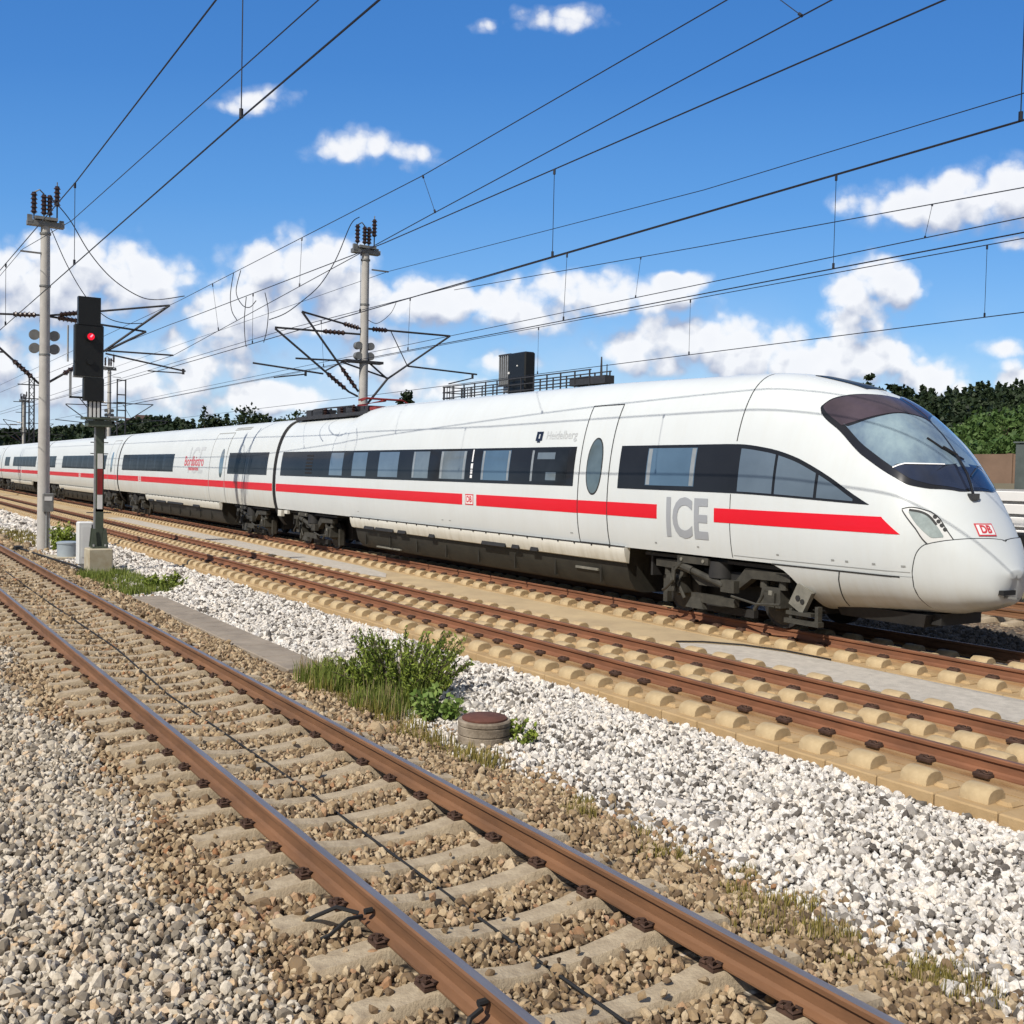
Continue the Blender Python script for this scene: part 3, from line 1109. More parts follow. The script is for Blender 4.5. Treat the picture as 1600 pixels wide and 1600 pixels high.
mb = MB()
mb.tube([wpt(.63, .88, .03), wpt(.72, .90, .07), wpt(.82, .93, .08), wpt(1.04, .96, .07), wpt(1.16, .89, .05)], .022, 8)
mb.tube([wpt(.80, .98, .05), wpt(.95, 1.17, .04)], .012, 6)
mb.tube([wpt(1.0, 1.02, .045), wpt(1.16, .88, .035), wpt(1.32, .82, .035)], .016, 6)
p_ = wpt(.62, .87, .02)
mb.box((p_[0] + .02, p_[1], p_[2] - .03), (.10, .16, .10))
kid(mb, 'wiper', 'frame_black', lead, smooth=None)

# headlights on both sides
hhi = pchip([.49, .57, .71, .86, 1.02, 1.13], [.20, .241, .304, .284, .252, .210])
hlo = pchip([.49, .58, .68, .77, .93, 1.13], [.192, .105, .03, -.025, .096, .205])
for far in (False, True):
    sg_ = (lambda q: 2 - q) if far else (lambda q: q)
    mb = MB()
    dsh = np.linspace(.49, 1.128, 26)
    patch(mb, NOSE, X0 - dsh, sg_(hlo(dsh)), sg_(hhi(dsh)), .012, 8, 0)
    loop = [(X0 - d, sg_(float(hhi(d)))) for d in np.linspace(.49, 1.128, 18)] + [(X0 - d, sg_(float(hlo(d)))) for d in np.linspace(1.12, .77, 12)]
    ribbon(mb, NOSE, loop, .016, .015, 1)
    dsi = np.linspace(.60, 1.04, 18)
    ilo = pchip([.60, .75, .90, 1.04], [.14, .055, .12, .205])
    ihi = pchip([.60, .68, .86, 1.04], [.16, .205, .245, .218])
    patch(mb, NOSE, X0 - dsi, sg_(ilo(dsi)), sg_(np.maximum(ihi(dsi), ilo(dsi) + .004)), .018, 6, 2)
    ribbon(mb, NOSE, [(X0 - d, sg_(float(ihi(d)) + .006)) for d in np.linspace(.70, 1.04, 10)], .035, .021, 1)
    for d, bq in ((.74, .280), (.69, .265), (.645, .252), (.60, .238)):
        c = NOSE.off(X0 - d, sg_(bq), .010)
        n = NOSE.Nrm(X0 - d, sg_(bq))
        mb.cyl(c, c + n * .011, .030, n=12, mi=1)
    kid(mb, 'headlight', ['lamp_frame', 'seam_dark', 'lamp_glass'], lead)

# red stripe
mb = MB()
for x0, x1 in ((-37.15, -23.47), (-22.76, -15.86)):
    zpatch(mb, NOSE, x0, x1, 1.80, 2.075, .005, nb=3)
Xs = np.concatenate([np.linspace(-14.27, -10.76, 18), np.linspace(-10.74, -10.455, 14)])
top = np.where(Xs > -10.75, 2.05 - (Xs + 10.75) / .295 * .235, 2.065)
patch(mb, NOSE, Xs, NOSE.b_of(Xs, np.full(32, 1.81)), NOSE.b_of(Xs, np.maximum(top, 1.815)), .005, 3, 0, False)
kid(mb, 'red_stripe', 'stripe_red', lead, smooth=None)

# window bands
mb = MB()
zpatch(mb, NOSE, -36.75, -18.68, 2.37, 3.22, .006)
kid(mb, 'window_band', 'band_black', lead, label='long dark window band behind the front door')
Xs = np.linspace(-17.12, -11.0, 40)
bt = pchip([-17.12, -14.2, -13.82, -13.13, -12.55, -12.13, -11.74, -11.35, -11.0], [3.22, 3.22, 3.215, 3.14, 3.0, 2.83, 2.64, 2.42, 2.245])
bl = pchip([-17.12, -13.9, -11.0], [2.36, 2.345, 2.24])
mb = MB()
patch(mb, NOSE, Xs, NOSE.b_of(Xs, bl(Xs)), NOSE.b_of(Xs, bt(Xs)), .006, 8, 0, False)
kid(mb, 'window_band', 'band_black', lead, label='dark window band that tapers to a point towards the nose')
for i, (x0, x1) in enumerate(((-32.25, -31.2), (-30.45, -29.4), (-28.55, -27.25), (-26.35, -25.4), (-24.75, -23.4), (-22.6, -21.3), (-20.4, -18.95), (-16.25, -14.85))):
    mb = MB()
    zpatch(mb, NOSE, x0, x1, 2.44, 3.16, .0085, nx=6)
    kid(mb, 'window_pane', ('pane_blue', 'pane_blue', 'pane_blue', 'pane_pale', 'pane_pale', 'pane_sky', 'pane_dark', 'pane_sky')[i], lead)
for x0, x1, e in ((-13.72, -12.92, 0), (-12.86, -12.05, 1), (-11.99, -11.3, 1)):
    mb = MB()
    Xs = np.linspace(x0, x1, 10)
    lo, hi = bl(Xs) + .035, bt(Xs) - .075
    patch(mb, NOSE, Xs, NOSE.b_of(Xs, lo), NOSE.b_of(Xs, np.maximum(hi, lo + .004)), .0085, 6, 0, False)
    kid(mb, 'window_pane', 'pane_blue', lead)
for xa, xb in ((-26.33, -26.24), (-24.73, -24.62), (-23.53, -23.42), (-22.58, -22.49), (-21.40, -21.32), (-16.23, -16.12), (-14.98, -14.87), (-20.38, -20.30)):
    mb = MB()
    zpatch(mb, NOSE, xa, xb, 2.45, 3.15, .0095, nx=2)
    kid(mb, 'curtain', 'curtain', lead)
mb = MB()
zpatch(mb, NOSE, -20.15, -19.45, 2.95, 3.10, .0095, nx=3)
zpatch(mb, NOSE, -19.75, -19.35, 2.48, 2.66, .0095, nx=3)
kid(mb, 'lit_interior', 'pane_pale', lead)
# dark louvre lines at the rear end of the band
mb = MB()
for z in np.arange(2.46, 3.14, .115):
    zpatch(mb, NOSE, -34.35, -33.75, z, z + .07, .009, nx=3, nb=1)
kid(mb, 'vent', 'black_rubber', lead, smooth=None)

# front door
mb = MB()
zpatch(mb, NOSE, -18.46, -17.46, 1.19, 4.08, .004, nx=4, nb=22)
dr_ = kid(mb, 'door', 'nose_white_sky', lead)
mb = MB()
for x in (-18.48, -17.44):
    ribbon(mb, NOSE, zpath(NOSE, x, 1.18, 4.09, 30), .024, .007)
ribbon(mb, NOSE, [(-18.48, float(NOSE.b_of(-18.48, 4.09))), (-17.44, float(NOSE.b_of(-17.44, 4.09)))], .028, .007)
ribbon(mb, NOSE, [(-18.48, float(NOSE.b_of(-18.48, 1.185))), (-17.44, float(NOSE.b_of(-17.44, 1.185)))], .022, .007)
kid(mb, 'door_frame', 'seam_dark', lead, smooth=None)
mb = MB()


def oval(S, mb, xc, zc, a, h, eps, mi=0, mirror=False):
    Xs = xc + a * np.cos(np.linspace(math.pi, 0, 21))
    dz = (h) * np.sqrt(np.maximum(1 - ((Xs - xc) / a) ** 2, 0)) ** .8 + .0015
    patch(mb, S, Xs, S.b_of(Xs, zc - dz), S.b_of(Xs, zc + dz), eps, 10, mi, mirror)


oval(NOSE, mb, -17.96, 2.80, .275, .60, .008, 1)
oval(NOSE, mb, -17.96, 2.80, .245, .565, .011, 0)
kid(mb, 'door_window', ['door_glass', 'seam_dark'], lead)

# lettering and marks of the leading car
mb = MB()
letters_on_side(mb, NOSE, "ICE", -15.02, 1.81, 1.02, .008, 0, .80, .028)
kid(mb, 'lettering', 'letter_grey', lead, smooth=None, label='large grey letters ICE on the white side')
mb = MB()
letters_on_side(mb, NOSE, "Heidelberg", -19.35, 3.48, .27, .007, 0, 1.0)
kid(mb, 'name_lettering', 'letter_pale', lead, smooth=None)
mb = MB()
zpatch(mb, NOSE, -20.36, -20.10, 3.37, 3.58, .007, nx=3, nb=2, mirror=False)
zpatch(mb, NOSE, -20.29, -20.17, 3.33, 3.375, .007, nx=3, nb=1, mirror=False)
zpatch(mb, NOSE, -20.25, -20.20, 3.42, 3.52, .010, nx=2, nb=1, mi=1, mirror=False)
kid(mb, 'coat_of_arms', ['frame_black', 'letter_pale'], lead, smooth=None)
mb = MB()
letters_on_side(mb, NOSE, "1", -23.07, 3.02, .42, .0105, 0, 1.0, .01)
for zc, sz in ((2.78, .13), (2.64, .10), (2.52, .08)):
    zpatch(mb, NOSE, -23.12, -23.02, zc - sz / 2, zc + sz / 2, .0105, nx=2, nb=1, mirror=False)
kid(mb, 'class_number', 'letter_white', lead, smooth=None)


def small_logo(S, xc, zc, w, h, parent):
    mb = MB()
    zpatch(mb, S, xc - w / 2, xc + w / 2, zc - h / 2, zc + h / 2, .006, nx=2, nb=2, mi=0, mirror=False)
    zpatch(mb, S, xc - w / 2 + .03, xc + w / 2 - .03, zc - h / 2 + .03, zc + h / 2 - .03, .008, nx=2, nb=2, mi=1, mirror=False)
    letters_on_side(mb, S, "DB", xc, zc, h * .8, .011, 0, .95, .008)
    kid(mb, 'emblem', ['letter_red', 'letter_white'], parent, smooth=None)


small_logo(NOSE, -23.11, 1.94, .40, .27, lead)


def front_pt(y, z, eps):
    lo, hi = 0.0, 3.0
    for _ in range(40):
        mid = (lo + hi) / 2
        x = X0 - mid
        T, Wd, B, z0, q = [float(v) for v in NOSE.par(x)]
        t = (z - z0) / (T - z0) if z >= z0 else (z0 - z) / (z0 - B)
        w = Wd * max(1 - t * t, 0) ** (1 / (q if z >= z0 else 3.5)) if t < 1 else 0
        if w < abs(y):
            lo = mid
        else:
            hi = mid
    x = X0 - (lo + hi) / 2
    bb = float(NOSE.b_of(x, z))
    return NOSE.off(x, 2 - bb if y > 0 else bb, eps)


mb = MB()
yc, zc, hw_, hh = -.30, 1.915, .17, .092


def fgrid(y0, y1, z0, z1, eps, mi):
    ys, zs = np.linspace(y0, y1, 9), np.linspace(z0, z1, 5)
    mb.grid(np.array([[front_pt(y, z, eps) for z in zs] for y in ys]), mi)


fgrid(yc - hw_, yc + hw_, zc - hh, zc + hh, .010, 0)
fgrid(yc - hw_ + .022, yc + hw_ - .022, zc - hh + .02, zc + hh - .02, .013, 1)
vs, fs = text_mesh("DB", .155, width=1.0, bold=.007)
mb.add([front_pt(yc + x, zc + y, .016) for x, y in vs], fs, 0)
kid(mb, 'emblem', ['letter_red', 'letter_white'], lead, smooth=None, label='red framed DB emblem on the nose')

# roof gear: recessed roof with dark equipment and a folded red pantograph
mb = MB()
mb.box((-34.0, TZ, 4.44), (6.2, 1.5, .12), 0)
for x, y, s in ((-36.4, 14.5, (.5, .5, .24)), (-35.2, 14.35, (.9, .5, .2)), (-34.0, 14.9, (.6, .9, .26)), (-32.6, 14.4, (.7, .4, .22)), (-31.6, 14.8, (.6, 1.1, .2))):
    mb.box((x, y, 4.5 + s[2] / 2), s, 0)
for x, y in ((-35.8, 14.25), (-34.7, 14.2), (-33.4, 14.25), (-32.2, 14.15), (-33.0, 15.2), (-35.0, 15.2)):
    mb.lathe([(.05, 0), (.09, .04), (.05, .08), (.09, .12), (.05, .16), (.09, .20), (.05, .24), (.02, .28)], (x, y, 4.48), 8, 1)
mb.tube([(-36.9, 14.3, 4.66), (-35.8, 14.25, 4.74), (-34.7, 14.2, 4.74), (-33.4, 14.25, 4.74), (-32.2, 14.15, 4.72)], .025, 6, 0)
kid(mb, 'roof_equipment', ['steel_dark', 'insulator_brown'], lead, smooth=None)
mb = MB()
mb.tube([(-31.0, 14.6, 4.62), (-33.2, 14.75, 4.80), (-31.2, 14.8, 4.88)], .045, 6)
mb.tube([(-31.0, 15.0, 4.62), (-33.2, 14.85, 4.80)], .035, 6)
mb.tube([(-31.2, 13.95, 4.82), (-31.2, 14.15, 4.92), (-31.2, 15.4, 4.92), (-31.2, 15.6, 4.82)], .03, 6)
mb.tube([(-31.5, 14.0, 4.86), (-31.5, 14.2, 4.93), (-31.5, 15.4, 4.93)], .03, 6)
mb.box((-31.0, TZ, 4.60), (.5, 1.0, .1))
kid(mb, 'pantograph', 'panto_red', lead, smooth=None)
# antennas on the roof further forward
mb = MB()
mb.tube([(-37.0, 14.2, 4.46), (-31.2, 14.0, 4.38)], .02, 5)
kid(mb, 'roof_cable', 'black_rubber', lead, smooth=None)


# underfloor skirts with notches and the dirty belly behind them
def underfloor(x0, x1, parent, notch):
    mb = MB()
    for side in (1, -1):
        prof = [(1.40, 1.165), (1.405, 1.12), (1.385, 1.0), (1.33, .86), (1.27, .84), (1.25, 1.16)]
        prof = [(TZ - side * a, z) for a, z in prof]
        if side == -1:
            prof = prof[::-1]
        mb.prism_x(prof[::-1], x0, x1)
    kid(mb, 'side_skirt', 'skirt_paint', parent, smooth=30)
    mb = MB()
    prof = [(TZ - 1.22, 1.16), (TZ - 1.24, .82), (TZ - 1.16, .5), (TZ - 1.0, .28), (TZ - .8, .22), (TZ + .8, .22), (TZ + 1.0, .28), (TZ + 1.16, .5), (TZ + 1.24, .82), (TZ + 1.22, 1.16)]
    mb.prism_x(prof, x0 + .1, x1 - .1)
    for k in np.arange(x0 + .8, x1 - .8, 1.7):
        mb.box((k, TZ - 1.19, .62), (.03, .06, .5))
    kid(mb, 'underbody', 'belly_grime_shade', parent, smooth=30)
    mb = MB()
    for xa, xb in notch:
        mb.box(((xa + xb) / 2, TZ - 1.352, .90), (xb - xa, .05, .11), rot=Matrix.Rotation(R(-21), 3, 'X'))
    for k in np.arange(x0 + .2, x1, .62):
        mb.box((k, TZ - 1.408, 1.155), (.035, .03, .03))
    mb.box(((x0 + x1) / 2, TZ - 1.397, 1.178), (x1 - x0, .03, .022))
    kid(mb, 'skirt_notch', 'bogie_dark', parent, smooth=None)


underfloor(-30.6, -16.9, lead, [(-29.6, -28.9), (-28.8, -27.6), (-27.3, -26.8), (-25.4, -25.1), (-22.6, -21.5), (-21.2, -20.9), (-20.4, -20.1)])
mb = MB()
mb.box((-18.4, TZ - 1.21, .62), (.8, .05, .05))
mb.box((-28.4, TZ - 1.1, .34), (1.6, .06, .04))
kid(mb, 'underbody_bar', 'bogie_light', lead, smooth=None)


# bogies
def bogie(cx, parent, lod=0):
    mb = MB()
    wb = 1.28
    for s in (-1, 1):
        for side in (-1, 1):
            y = TZ + side * .735
            c = Vector((cx + s * wb, y, .46))
            d = Vector((0, side, 0))
            mb.cyl(c - d * .065, c + d * .065, .46, n=28, mi=1)
            mb.cyl(c + d * .065, c + d * .085, .40, .36, n=24, mi=0)
            mb.cyl(c + d * .085, c + d * .30, .15, .13, n=14, mi=0)
            mb.box((c.x, y + side * .26, .56), (.52, .30, .34), 0, taper=.8)
            mb.box((c.x + .02, y + side * .42, .52), (.24, .05, .24), 0)
            mb.cyl((c.x - .22, y + side * .30, .70), (c.x - .22, y + side * .30, .98), .085, n=10, mi=0)
            mb.cyl((c.x + .22, y + side * .30, .70), (c.x + .22, y + side * .30, .98), .085, n=10, mi=0)
            if lod == 0:
                mb.box((c.x + .05, y + side * .44, .64), (.08, .03, .08), 2)
                mb.box((c.x + s * .46, y + side * .1, .40), (.12, .16, .52), 0)
                mb.cyl((c.x - s * .1, y + side * .4, .66), (c.x - s * .36, y + side * .40, .30), .035, n=8, mi=0)
    for side in (-1, 1):
        y = TZ + side * 1.07
        prof = [(cx - 1.75, .86), (cx - 1.75, 1.0), (cx - .7, 1.02), (cx - .45, .76), (cx + .45, .76), (cx + .7, 1.02), (cx + 1.75, 1.0), (cx + 1.75, .86), (cx + .85, .84), (cx + .5, .60), (cx - .5, .60), (cx - .85, .84)]
        n = len(prof)
        vs = [(x, y - .09, z) for x, z in prof] + [(x, y + .09, z) for x, z in prof]
        fs = [(i, (i + 1) % n, n + (i + 1) % n, n + i) for i in range(n)] + [tuple(range(n - 1, -1, -1)), tuple(range(n, 2 * n))]
        mb.add(vs, fs, 0)
        # air springs, yaw damper, brake gear and magnetic track brake between the wheels
        mb.cyl((cx, y, .78), (cx, y, 1.08), .24, .22, n=16, mi=1)
        mb.cyl((cx - .85, y + side * .16, .92), (cx + .25, y + side * .17, .66), .062, n=10, mi=0)
        mb.cyl((cx - .95, y + side * .16, .945), (cx - .60, y + side * .16, .86), .085, n=10, mi=0)
        mb.box((cx + .38, y + side * .15, .66), (.34, .14, .22), 0)
        mb.box((cx, y - side * .28, .16), (1.25, .11, .14), 1)
        mb.box((cx - .1, y + side * .06, .36), (1.15, .12, .16), 0)
        mb.box((cx - .55, y + side * .1, .26), (.5, .1, .2), 0, taper=.5)
        if lod == 0:
            mb.box((cx - .55, y + side * .20, 1.06), (.85, .06, .13), 0)
            mb.cyl((cx - .85, y + side * .235, 1.06), (cx - .85, y + side * .25, 1.06), .035, n=8, mi=2)
            mb.cyl((cx - .25, y + side * .235, 1.06), (cx - .25, y + side * .25, 1.06), .035, n=8, mi=2)
            mb.tube([(cx - .85, y + side * .22, 1.0), (cx - 1.0, y + side * .26, .85), (cx - 1.0, y + side * .28, .66), (cx - 1.25, y + side * .28, .46), (cx - 1.4, y + side * .2, .42)], .028, 6, 0)
            mb.tube([(cx + .5, y + side * .22, .5), (cx + 1.2, y + side * .32, .44), (cx + 1.7, y + side * .26, .48)], .022, 6, 0)
            mb.cyl((cx - 1.1, y + side * .2, .5), (cx - 1.1, y + side * .2, .9), .045, n=8, mi=0)
    mb.box((cx, TZ, .78), (1.0, 2.1, .26), 1)
    mb.box((cx, TZ, 1.08), (4.2, 2.3, .06), 1)
    mb.box((cx, TZ, .68), (4.0, 1.1, .72), 1)  # dark filler block added to black out the see-through bogie interior
    mb.box((cx - 1.95, TZ, .9), (.06, 2.2, .5), 1)
    return mb


def bogie_front_extra(mb, cx):
    y = TZ - 1.13
    # sand pipe bracket ahead of the first wheel
    mb.box((cx + 2.0, y, .62), (.34, .10, .42), 2, rot=Matrix.Rotation(R(28), 3, 'Y'))
    mb.cyl((cx + 1.96, y - .055, .62), (cx + 1.96, y - .065, .62), .05, n=10, mi=1)
    mb.cyl((cx + 2.06, y - .055, .57), (cx + 2.06, y - .065, .57), .045, n=10, mi=1)
    mb.box((cx + 2.0, y, .36), (.55, .16, .06), 0)
    mb.box((cx + 2.05, y, .22), (.75, .14, .08), 0)
    mb.box((cx + 1.8, y, .30), (.06, .10, .26), 0)
    mb.box((cx + 2.35, y + .02, .34), (.07, .10, .34), 0)


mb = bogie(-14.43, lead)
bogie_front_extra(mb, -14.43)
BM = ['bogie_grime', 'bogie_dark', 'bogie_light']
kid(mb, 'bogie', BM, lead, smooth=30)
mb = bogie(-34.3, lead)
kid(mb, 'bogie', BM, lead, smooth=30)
mb = MB()
mb.box((-36.9, TZ - 1.33, 1.02), (.35, .12, .22))
mb.box((-36.3, TZ - 1.33, 1.08), (.3, .1, .12))
kid(mb, 'step', 'skirt_paint', lead, smooth=None)


# ---- following cars
def bellows(x, zt, parent):
    mb = MB()
    B = np.linspace(float(MID.b_of(x, .55)), 1, 22)
    B = np.concatenate([B, (2 - B)[::-1][1:]])
    rows = []
    for xx, k in ((x - .17, .995), (x - .06, .975), (x, .995), (x + .06, .975), (x + .17, .995)):
        q = MID.P(np.full(len(B), xx), B)
        q[:, 1] = TZ + (q[:, 1] - TZ) * k
        q[:, 2] = 2 + (q[:, 2] - 2) * (k if True else 1)
        rows.append(q)
    mb.grid(np.array(rows))
    kid(mb, 'gangway_bellows', 'black_rubber', parent, smooth=60)


def midcar(i, xr, windows, doors, label, logos):
    xl = xr - 25.6
    Xs = np.linspace(xr, xl, 14)
    car = tchild(shell(MID, Xs, 1.17, 'railcar', 'train_white'))
    car['label'] = label
    bellows(xr + .165, 4.47, car)
    mb = MB()
    cuts = sorted(logos, reverse=True)
    a = xr - .02
    for lx in cuts + [None]:
        e = xl + .02 if lx is None else lx + .32
        zpatch(mb, MID, a, e, 1.80, 2.075, .005, nx=8, nb=3)
        if lx is not None:
            a = lx - .32
    kid(mb, 'red_stripe', 'stripe_red', car, smooth=None)
    for (x0, x1) in windows:
        mb = MB()
        zpatch(mb, MID, x0, x1, 2.37, 3.22, .006, nb=6)
        kid(mb, 'window_band', 'band_black', car)
        n = max(1, int(round((x1 - x0) / 1.9)))
        for k in range(n):
            w = (x1 - x0) / n
            mb = MB()
            zpatch(mb, MID, x0 + k * w + .22, x0 + (k + 1) * w - .22, 2.43, 3.16, .0085, nx=5)
            kid(mb, 'window_pane', 'pane_dark', car)
    for (x0, x1, xo) in doors:
        mb = MB()
        zpatch(mb, MID, x0 + .02, x1 - .02, 1.19, 4.05, .004, nx=4, nb=20)
        kid(mb, 'door', 'train_white', car)
        mb = MB()
        for x in (x0, x1):
            ribbon(mb, MID, zpath(MID, x, 1.18, 4.06, 24), .05, .007)
        ribbon(mb, MID, [(x0, float(MID.b_of(x0, 4.06))), (x1, float(MID.b_of(x1, 4.06)))], .05, .007)
        kid(mb, 'door_frame', 'seam_grey', car, smooth=None)
        mb = MB()
        oval(MID, mb, xo, 2.80, .26, .60, .010)
        kid(mb, 'door_window', 'door_glass', car)
    for lx in logos:
        small_logo(MID, lx, 1.94, .40, .27, car)
    underfloor(xl + 6.3, xr - 6.6, car, [(xl + 6.8, xl + 7.9), (xl + 8.4, xl + 10.2), (xl + 10.6, xl + 13.3), (xl + 15.0, xl + 16.0)] if i == 0 else [(xl + 7, xl + 8)])
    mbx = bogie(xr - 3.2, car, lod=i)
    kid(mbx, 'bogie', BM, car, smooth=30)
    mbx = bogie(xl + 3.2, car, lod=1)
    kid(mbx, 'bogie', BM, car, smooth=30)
    return car


car2 = midcar(0, -37.53, [(-42.95, -38.2), (-62.2, -51.4)], [(-45.5, -43.3, -43.85)], 'restaurant car with red lettering behind the leading car', [-57.95])
mb = MB()
letters_on_side(mb, MID, "Bordbistro", -47.95, 2.86, .62, .008, 0, 1.12, .006)
letters_on_side(mb, MID, "restaurant", -47.95, 2.55, .26, .008, 0, 1.5, .006)
kid(mb, 'name_lettering', 'letter_red', car2, smooth=None, label='red lettering Bordbistro beside the door')
mb = MB()
letters_on_side(mb, MID, "ICE", -47.7, 2.86, 1.7, .006, 0, 1.0, -.0)
kid(mb, 'lettering', 'letter_pale', car2, smooth=None, label='faint pale letters ICE behind the red lettering')
mb = MB()
for z in (4.25, 4.18):
    zpatch(mb, MID, -43.6, -41.6, z - .02, z + .02, .01, nx=4, nb=1, mirror=False)
kid(mb, 'roof_mark', 'seam_grey', car2, smooth=None)
midcar(1, -63.43, [(-81.4, -66.6), (-87.6, -84.2)], [(-65.9, -64.1, -65.0)], 'second middle car of the train seen behind the signal post', [-74.6])
midcar(1, -89.33, [(-107.0, -93.5), (-112.8, -109.4)], [(-92.6, -91.0, -91.8)], 'third middle car of the train beside the concrete mast', [-101.5])
midcar(1, -115.23, [(-139, -119)], [(-118, -116.4, -117.2)], 'last visible car of the train at the left edge', [-127])

# ------------------------------------------------------------------ track: rails
RP = [(-.075, -.172), (.075, -.172), (.075, -.160), (.030, -.146), (.010, -.128), (.009, -.055), (.034, -.040), (.036, -.012), (.027, 0.0), (-.027, 0.0), (-.036, -.012), (-.034, -.040), (-.009, -.055), (-.010, -.128), (-.030, -.146), (-.075, -.160)]


def rail(y, label, side, top, group):
    mb = MB()
    mb.prism_x([(q[0], q[1]) for q in RP], XA, XB, 0, 1, 40)
    o = mb.build('rail', [side, top], loc=(0, 0, 0))
    o.location = (0, y, 0)
    return tag(o, label, 'rail', group)


G_ = .7535
rail(YF - G_, 'rust brown rail nearest the camera with worn grey blue top on concrete sleepers', 'rail_rust', 'rail_top_worn', 'rails of the ballasted front track')
rail(YF + G_, 'rust brown rail of the sleeper track on the side of the white gravel', 'rail_rust', 'rail_top_worn', 'rails of the ballasted front track')
rail(YM - G_, 'reddish rusty rail on humped slab beside the white gravel', 'rail_rust_red', 'rail_top_brown', 'rails of the empty slab track')
rail(YM + G_, 'reddish rusty rail beside the fill strip between the two slab tracks', 'rail_rust_red', 'rail_top_brown', 'rails of the empty slab track')
rail(YT - G_ + .03, 'rusty rail under the train wheels facing the camera', 'rail_rust_red', 'rail_top_brown', 'rails under the train')
rail(YT + G_ + .03, 'rail under the far wheels of the train, seen ahead of the nose', 'rail_rust', 'rail_top_brown', 'rails under the train')
rail(YR - G_, 'rail of the brown track behind the train on its near side', 'rail_rust', 'rail_top_brown', 'rails of the track behind the train')
rail(YR + G_, 'rail of the brown track behind the train on its far side', 'rail_rust', 'rail_top_brown', 'rails of the track behind the train')


# ------------------------------------------------------------------ concrete sleepers with rail clips
def sleeper_mesh(seed):
    r = np.random.default_rng(seed)
    ys = np.array([-1.30, -1.27, -1.05, -.92, -.60, -.48, -.25, 0, .25, .48, .60, .92, 1.05, 1.27, 1.30])
    zt = np.array([-.245, -.215, -.200, -.185, -.183, -.205, -.232, -.240, -.232, -.205, -.183, -.185, -.200, -.215, -.245])
    wt_ = np.array([.19, .2, .205, .205, .2, .185, .17, .165, .17, .185, .2, .205, .205, .2, .19])
    rows = []
    for y, z, w in zip(ys, zt, wt_):
        jz = r.normal(0, .002)
        rows.append([(-w / 2 - .045, y, -.42), (-w / 2 - .006, y, z - .025 + jz), (-w / 2 + .012, y, z + jz), (w / 2 - .012, y, z + jz), (w / 2 + .006, y, z - .025 + jz), (w / 2 + .045, y, -.42)])
    mb = MB()
    mb.grid(np.array(rows), flip=True)
    n = len(rows)
    mb.f += [tuple(range(6)), tuple((n - 1) * 6 + i for i in range(5, -1, -1))]
    mb.m += [0, 0]
    return mb


def clip_mesh(y, s):
    """a bent spring clip on its base plate, one side of a rail seat"""
    mb = MB()
    yy = y + s * .075
    mb.box((0, yy + s * .035, -.170), (.15, .10, .022))
    for sx in (-1, 1):
        mb.tube([(sx * .015, yy + s * .015, -.13), (sx * .05, yy - s * .01, -.145), (sx * .075, yy + s * .03, -.135), (sx * .065, yy + s * .075, -.145), (sx * .02, yy + s * .07, -.14)], .012, 5)
    mb.cyl((0, yy + s * .045, -.165), (0, yy + s * .045, -.100), .017, n=6)
    mb.cyl((0, yy + s * .045, -.125), (0, yy + s * .045, -.145), .032, n=6)
    return mb


sl0 = sleeper_mesh(1).build('concrete_sleeper', 'sleeper_concrete', smooth=35)
tag(sl0, 'weathered beige concrete sleeper half sunk in brown ballast under the front rails', 'sleeper', 'sleepers of the front track')
for s in (-1, 1):
    for sd in (-1, 1):
        cm = clip_mesh(s * G_, sd)
        cm.v = [(v[0] * .8, s * G_ + (v[1] - s * G_) * .92, -.18 + (v[2] + .18) * .75) for v in cm.v]
        c = cm.build('rail_clip', 'clip_rust')
        c.parent = sl0
SL_X = [-5.57 + .595 * k for k in range(9, -118, -1)]
for i, x in enumerate(SL_X):
    o = sl0 if i == 0 else copy_tree(sl0)
    o.location = (x, YF, random.uniform(-.004, .004))
    o.rotation_euler = (0, 0, random.uniform(-.006, .006))
sr0 = sleeper_mesh(5).build('concrete_sleeper', 'sleeper_concrete', smooth=35)
tag(sr0, 'brown stained concrete sleeper of the track behind the train nose', 'sleeper', 'sleepers of the rear track')
for i in range(26):
    o = sr0 if i == 0 else copy_tree(sr0)
    o.location = (-8.0 - .62 * i, YR, -.02)

# ------------------------------------------------------------------ slab track
STEP, NS = .63, 10


def hump_mb():
    mb = MB()
    L, w, h = .29, .145, .13
    prof = [(-w, 0), (-w * .96, h * .45), (-w * .75, h * .78), (-w * .40, h * .97), (0, h * 1.02), (w * .40, h * .97), (w * .75, h * .78), (w * .96, h * .45), (w, 0)]
    rows = []
    for x, k in ((-L / 2, .88), (-L / 2 + .02, .98), (L / 2 - .02, .98), (L / 2, .88)):
        rows.append([(x, y * k, -.02 + (z + .02) * k) for y, z in [(-w, -.02)] + prof[1:-1] + [(w, -.02)]])
    mb.grid(np.array(rows), flip=False)
    n = len(rows[0])
    mb.f += [tuple(range(n)), tuple(3 * n + i for i in range(n - 1, -1, -1))]
    mb.m += [0, 0]
    return mb


def fastening_mb(s):
    mb = MB()
    mb.cbox((0, s * .13, -.150), (.22, .12, .05), .012)
    for sx in (-1, 1):
        mb.tube([(sx * .02, s * .085, -.115), (sx * .06, s * .06, -.13), (sx * .09, s * .11, -.115), (sx * .07, s * .16, -.122), (sx * .02, s * .15, -.118)], .014, 5)
    mb.cyl((0, s * .12, -.14), (0, s * .12, -.098), .018, n=6)
    mb.cyl((0, s * .12, -.105), (0, s * .12, -.12), .032, n=6)
    mb.v = [(v[0] * .78, v[1] * .92, -.175 + (v[2] + .175) * .72) for v in mb.v]
    return mb


HUMP_Y = (-1.43, -.25, .52, .235)     # spare
HOFF = ((-G_ - .67), (-G_ + .52), (G_ - .52), (G_ + .67))


